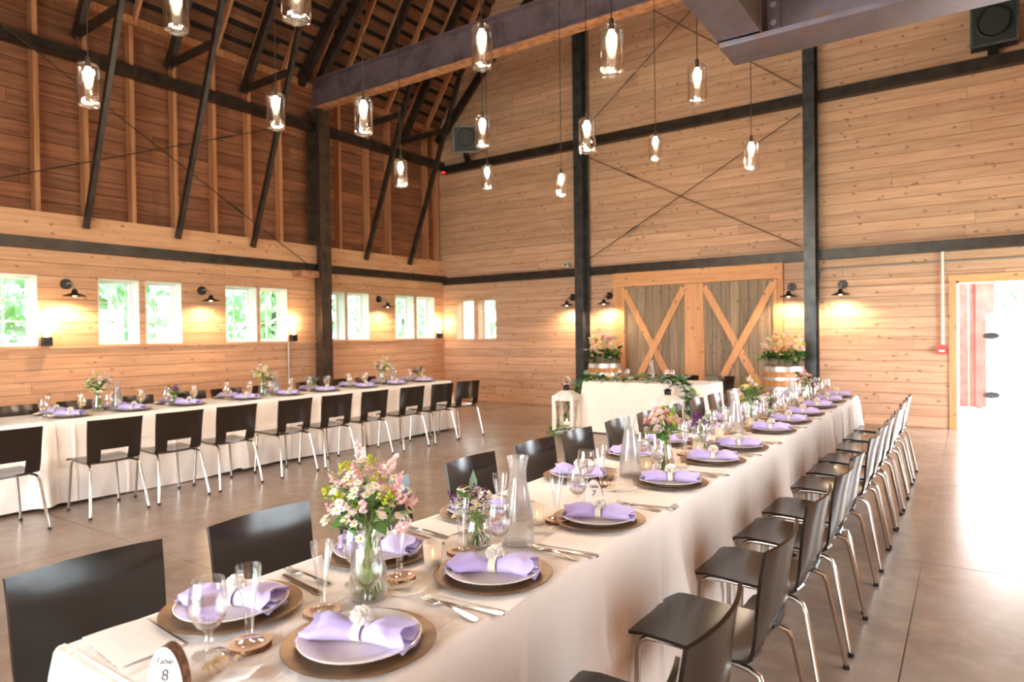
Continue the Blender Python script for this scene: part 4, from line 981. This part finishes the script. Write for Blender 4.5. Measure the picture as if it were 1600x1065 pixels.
for i, y in enumerate((3.02, 4.86, 6.86)):
    VP.put((LX+.0, y, TZ+.005), 0, 'clear glass vase holding bouquet, %s along window wall table' % ORD[i], 'bouquet vases')
    bouquet((LX, y, TZ+.005), 80+i, 'blush bouquet, %s along window wall table' % ORD[i], 40, .37, .11, mix3, 24, size=1.5)
    CPf.put((LX+.02, y+.17, TZ+.005), 0, 'misted glass water carafe, %s along window wall table' % ORD[i], 'water carafes')
    JP.put((LX, y+.75, TZ+.005), 0, 'small round bud jar, %s along window wall table' % ORD[i], 'bud jars')
    bouquet((LX, y+.75, TZ+.005), 90+i, 'small posy, %s along window wall table' % ORD[i], 20, .185, .075, small, 8, 0, 0, 'posies', .10, 1.4, ('leafs', 'leaf'))

# table number slices
def text(body, size, mat, parent, loc, rot, shear=0, name='lettering'):
    c = bpy.data.curves.new(name, 'FONT'); c.body = body; c.size = size; c.shear = shear; c.align_x = 'CENTER'; c.extrude = .0004
    tmp = bpy.data.objects.new('tmp', c); C.objects.link(tmp); dg = bpy.context.evaluated_depsgraph_get()
    me = bpy.data.meshes.new_from_object(tmp.evaluated_get(dg)); bpy.data.objects.remove(tmp); me.materials.clear(); me.materials.append(mat)
    return link(name, me, parent, loc, rot)
def numberdisc(loc, rz, num, label):
    t = thing('table_number', label, 'table number', loc, rz, None)
    n = 36; r_ = .043; b = B()
    ring = lambda y, s=1: [(s*r_*.92*math.cos(2*PI*i/n)*(1+.012*math.sin(5*2*PI*i/n)), y, (.045+s*r_*1.05)*math.sin(2*PI*i/n)) for i in range(n)]
    b.add(ring(-.014)+ring(.014), [(i, (i+1) % n, n+(i+1) % n, n+i) for i in range(n)]); b.build('bark', M['bark'], t)
    B().add(ring(-.0142, .985), [tuple(range(n))]).build('white_face', M['paper'], t, smooth=0)
    B().add(ring(.0142, .985), [tuple(range(n-1, -1, -1))]).build('cut_face', M['slice'], t, smooth=0)
    text('Table', .018, M['ink'], t, (-.002, -.0150, .056), (R(90), 0, 0), .45)
    text(num, .034, M['ink'], t, (0, -.0150, .022), (R(90), 0, 0), .12)
    return t
numberdisc((-1.35, .703, TZ+.005), R(27), '8', 'upright wood slice table number 8 at near end of front table')
numberdisc((-1.315, 2.50, TZ+.008), R(24), '7', 'upright wood slice table number 7 behind goblets on front table')

# ------------------------------------------------------------------ head table, lanterns, barrels
def leafy(t, path, n, kinds, size, seed, spread):
    q = random.Random(seed); P = [Vector(p) for p in path]
    B().tube(P, .008, 6).build('vine', M['leafd'], t)
    for i in range(n):
        u = q.random()*(len(P)-1); k = min(int(u), len(P)-2); c = P[k].lerp(P[k+1], u-k)
        l = size*q.uniform(.7, 1.3)
        link('leaf', LM[q.choice(kinds)], t, c+Vector((q.uniform(-1, 1), q.uniform(-1, 1), q.uniform(-.2, 1)))*spread, (q.uniform(-.6, .9), q.uniform(-.6, .6), q.uniform(0, 6.28)), (l, l, l))
t = thing('leaf_garland', 'sage green leaf garland along the front edge of head table', 'garland', (0, 0, 0))
leafy(t, [(-5.02, 8.62, .02), (-4.98, 8.68, .40), (-4.86, 8.74, .66), (-4.72, 8.80, .79), (-4.5, 8.76, .80), (-3.9, 8.74, .80), (-3.4, 8.75, .80), (-3.22, 8.70, .80), (-3.12, 8.60, .62), (-3.06, 8.60, .35), (-3.0, 8.58, .12)], 295, ('leafs', 'leafs', 'leaf', 'leafd'), .125, 5, .06)
def lantern(loc, rz, label):
    t = thing('lantern', label, 'lantern', loc, rz, 'white lanterns'); w = .14
    B().box((-.16, -.16, 0), (.16, .16, .07)).build('base', M['whitew'], t, smooth=0)
    for sx in (-1, 1):
        for sy in (-1, 1): B().box((sx*w-.025, sy*w-.025, .07), (sx*w+.025, sy*w+.025, .5)).build('post', M['whitew'], t, smooth=0)
    B().box((-.165, -.165, .5), (.165, .165, .57)).build('top_frame', M['whitew'], t, smooth=0)
    for i in range(4):
        a = i*PI/2; o = B().box((-.115, -.139, .07), (.115, -.136, .5)).build('pane', M['pane'], t, smooth=0); o.rotation_euler = (0, 0, a)
    B().add([(-.15, -.15, .57), (.15, -.15, .57), (.15, .15, .57), (-.15, .15, .57), (-.06, -.06, .64), (.06, -.06, .64), (.06, .06, .64), (-.06, .06, .64)], [(0, 1, 5, 4), (1, 2, 6, 5), (2, 3, 7, 6), (3, 0, 4, 7), (4, 5, 6, 7)]).build('roof', M['whitew'], t, smooth=0)
    B().lathe([(.045, .64), (.045, .69), (.06, .70), (0, .73)], 16).build('chimney', M['black'], t)
    B().tube([(.055*math.cos(a), 0, .78+.055*math.sin(a)) for a in [2*PI*i/20 for i in range(21)]], .006, 6).build('ring', M['galv'], t)
    B().lathe([(0, .07), (.05, .07), (.05, .17), (0, .165)], 18).build('candle', M['wax'], t)
    B().lathe([(0, .17), (.010, .185), (.007, .205), (0, .225)], 10).build('flame', M['flame'], t)
    light('POINT', 'lantern_flame_light', (0, 0, .24), 1.2, (1, .6, .3), parent=t, radius=.02)
lantern((-4.86, 8.42, 0), R(8), 'white wooden lantern on the floor at the garland end of head table')
lantern((-3.30, 8.40, 0), R(-6), 'white wooden lantern on the floor before trailing garland, half hidden by chairs')
t = thing('floor_greenery', 'clump of dark leaves on the floor around the lantern', 'greenery', (-4.98, 8.5, 0))
leafy(t, [(-.12, -.12, .03), (-.1, .1, .04), (.05, -.26, .03), (.3, -.24, .03)], 60, ('leafd', 'leaf'), .11, 8, .07)
setn = [(-4.45, 'candle'), (-4.1, 'candle'), (-3.75, 'candle'), (-3.3, 'candle')]
for i, (x, _) in enumerate(setn): P_['votive'].put((x+.05, 8.88, TZ+.005), 0, 'lit votive candle on head table, '+ORD[i]+' from the wall lantern', 'head table candles')
for i, x in enumerate((-4.28, -4.16, -3.55, -3.47)): P_['goblet'].put((x, 9.0, TZ+.005), 0, 'water goblet on head table, '+ORD[i]+' from the wall lantern', 'head table goblets')
CPf.put((-3.82, 9.1, TZ+.005), 0, 'glass carafe at the middle of head table')
for i, x in enumerate((-4.35, -4.0, -3.68, -3.38)):
    o = link('garland_rose', FM['white_carnation' if i % 2 else 'cream_rose'][0], None, (x, 8.82, TZ+.05), (.3, 0, i), (.045, .045, .04)); tag(o, ('white' if i % 2 else 'cream')+' flower head in head table garland, '+ORD[i]+' along', 'flower', 'garland flowers')
def barrel_make():
    t = thing('wine_barrel', 'x', 'barrel'); hgt = .93; n = 22
    rad = lambda z: .285+.055*math.sin(PI*z/hgt)
    zs = [0, .12, .25, .4, .53, .68, .81, .93]
    for i in range(n):
        a0, a1 = 2*PI*(i+.03)/n, 2*PI*(i+.97)/n; vs = []
        for z in zs:
            for a in (a0, a1):
                vs += [((rad(z)-.02)*math.cos(a), (rad(z)-.02)*math.sin(a), z), (rad(z)*math.cos(a), rad(z)*math.sin(a), z)]
        fs = []
        for k in range(len(zs)-1):
            o = 4*k; fs += [(o+1, o+3, o+7, o+5), (o+2, o, o+4, o+6), (o, o+1, o+5, o+4), (o+3, o+2, o+6, o+7)]
        o = 4*(len(zs)-1); fs += [(0, 2, 3, 1), (o, o+1, o+3, o+2)]
        B().add(vs, fs).build('stave', M['stave'], t, smooth=0)
    for z0, z1 in ((.01, .06), (.17, .21), (.31, .35), (.58, .62), (.72, .765), (.85, .925)):
        B().lathe([(rad(z0)+.001, z0), (rad(z0)+.005, z0), (rad(z1)+.005, z1), (rad(z1)+.001, z1)], 40).build('hoop', M['galv'], t)
    B().lathe([(0, .88), (.268, .88), (.268, .90), (0, .90)], 32).build('barrel_head', M['stave'], t)
    return t
bp = Proto(barrel_make)
fl2 = ['cream_rose', 'blush_rose', 'cream_spike', 'blush_spike', 'pink_spike', 'cream_rose', 'white_daisy', 'lime_cluster', 'pink_rose']
for k, x in enumerate((-5.42, -2.36)):
    nm = ('beside the steel column before the wall lamp' if k == 0 else 'behind the far end of front table')
    bp.put((x, 10.78, 0), .3*k, 'oak wine barrel with grey hoops, '+nm, 'wine barrels')
    t = thing('planter_box', 'mossy planter box on the barrel '+nm, 'planter', (x, 10.78, .93), 0, 'planters')
    b = B()
    for a, c in (((-.26, -.11, 0), (.26, -.095, .11)), ((-.26, .095, 0), (.26, .11, .11)), ((-.26, -.095, 0), (-.245, .095, .11)), ((.245, -.095, 0), (.26, .095, .11)), ((-.245, -.095, 0), (.245, .095, .015))): b.box(a, c)
    b.build('box', M['basket'], t, smooth=0)
    q = random.Random(70+k); t = thing('flower_arrangement', 'cream and pink flowers over dark leaves '+nm, 'flowers', (x, 10.78, .99), 0, 'barrel flowers')
    B().box((-.24, -.09, -.02), (.24, .09, .04)).build('moss', M['leafd'], t, smooth=0)
    for i in range(120):
        u = q.uniform(-1, 1); l = q.uniform(.10, .17)
        link('leaf', LM[q.choice(('leafd', 'leafd', 'leaf'))], t, (u*.30, q.uniform(-.16, .12), q.uniform(.0, .16)), (q.uniform(-.5, 1.2), q.uniform(-.5, .5), q.uniform(0, 6.28)), (l, l, l))
    for i in range(46):
        u = q.uniform(-1, 1); z = .12+.32*(1-u*u*.5)*q.uniform(.35, 1); s = q.uniform(.032, .052)
        p = Vector((u*.30*(.8+z), q.uniform(-.17, .1), z)); rot = Vector((u, -.8, 1.0)).normalized().to_track_quat('Z', 'Y').to_euler()
        kk = q.choice(fl2)
        if i < 14: B().tube([(u*.15, 0, .02), p], .004, 5, False).build('stem', M['stem'], t)
        link('flower', q.choice(FM[kk]), t, p, rot, (s, s, s))
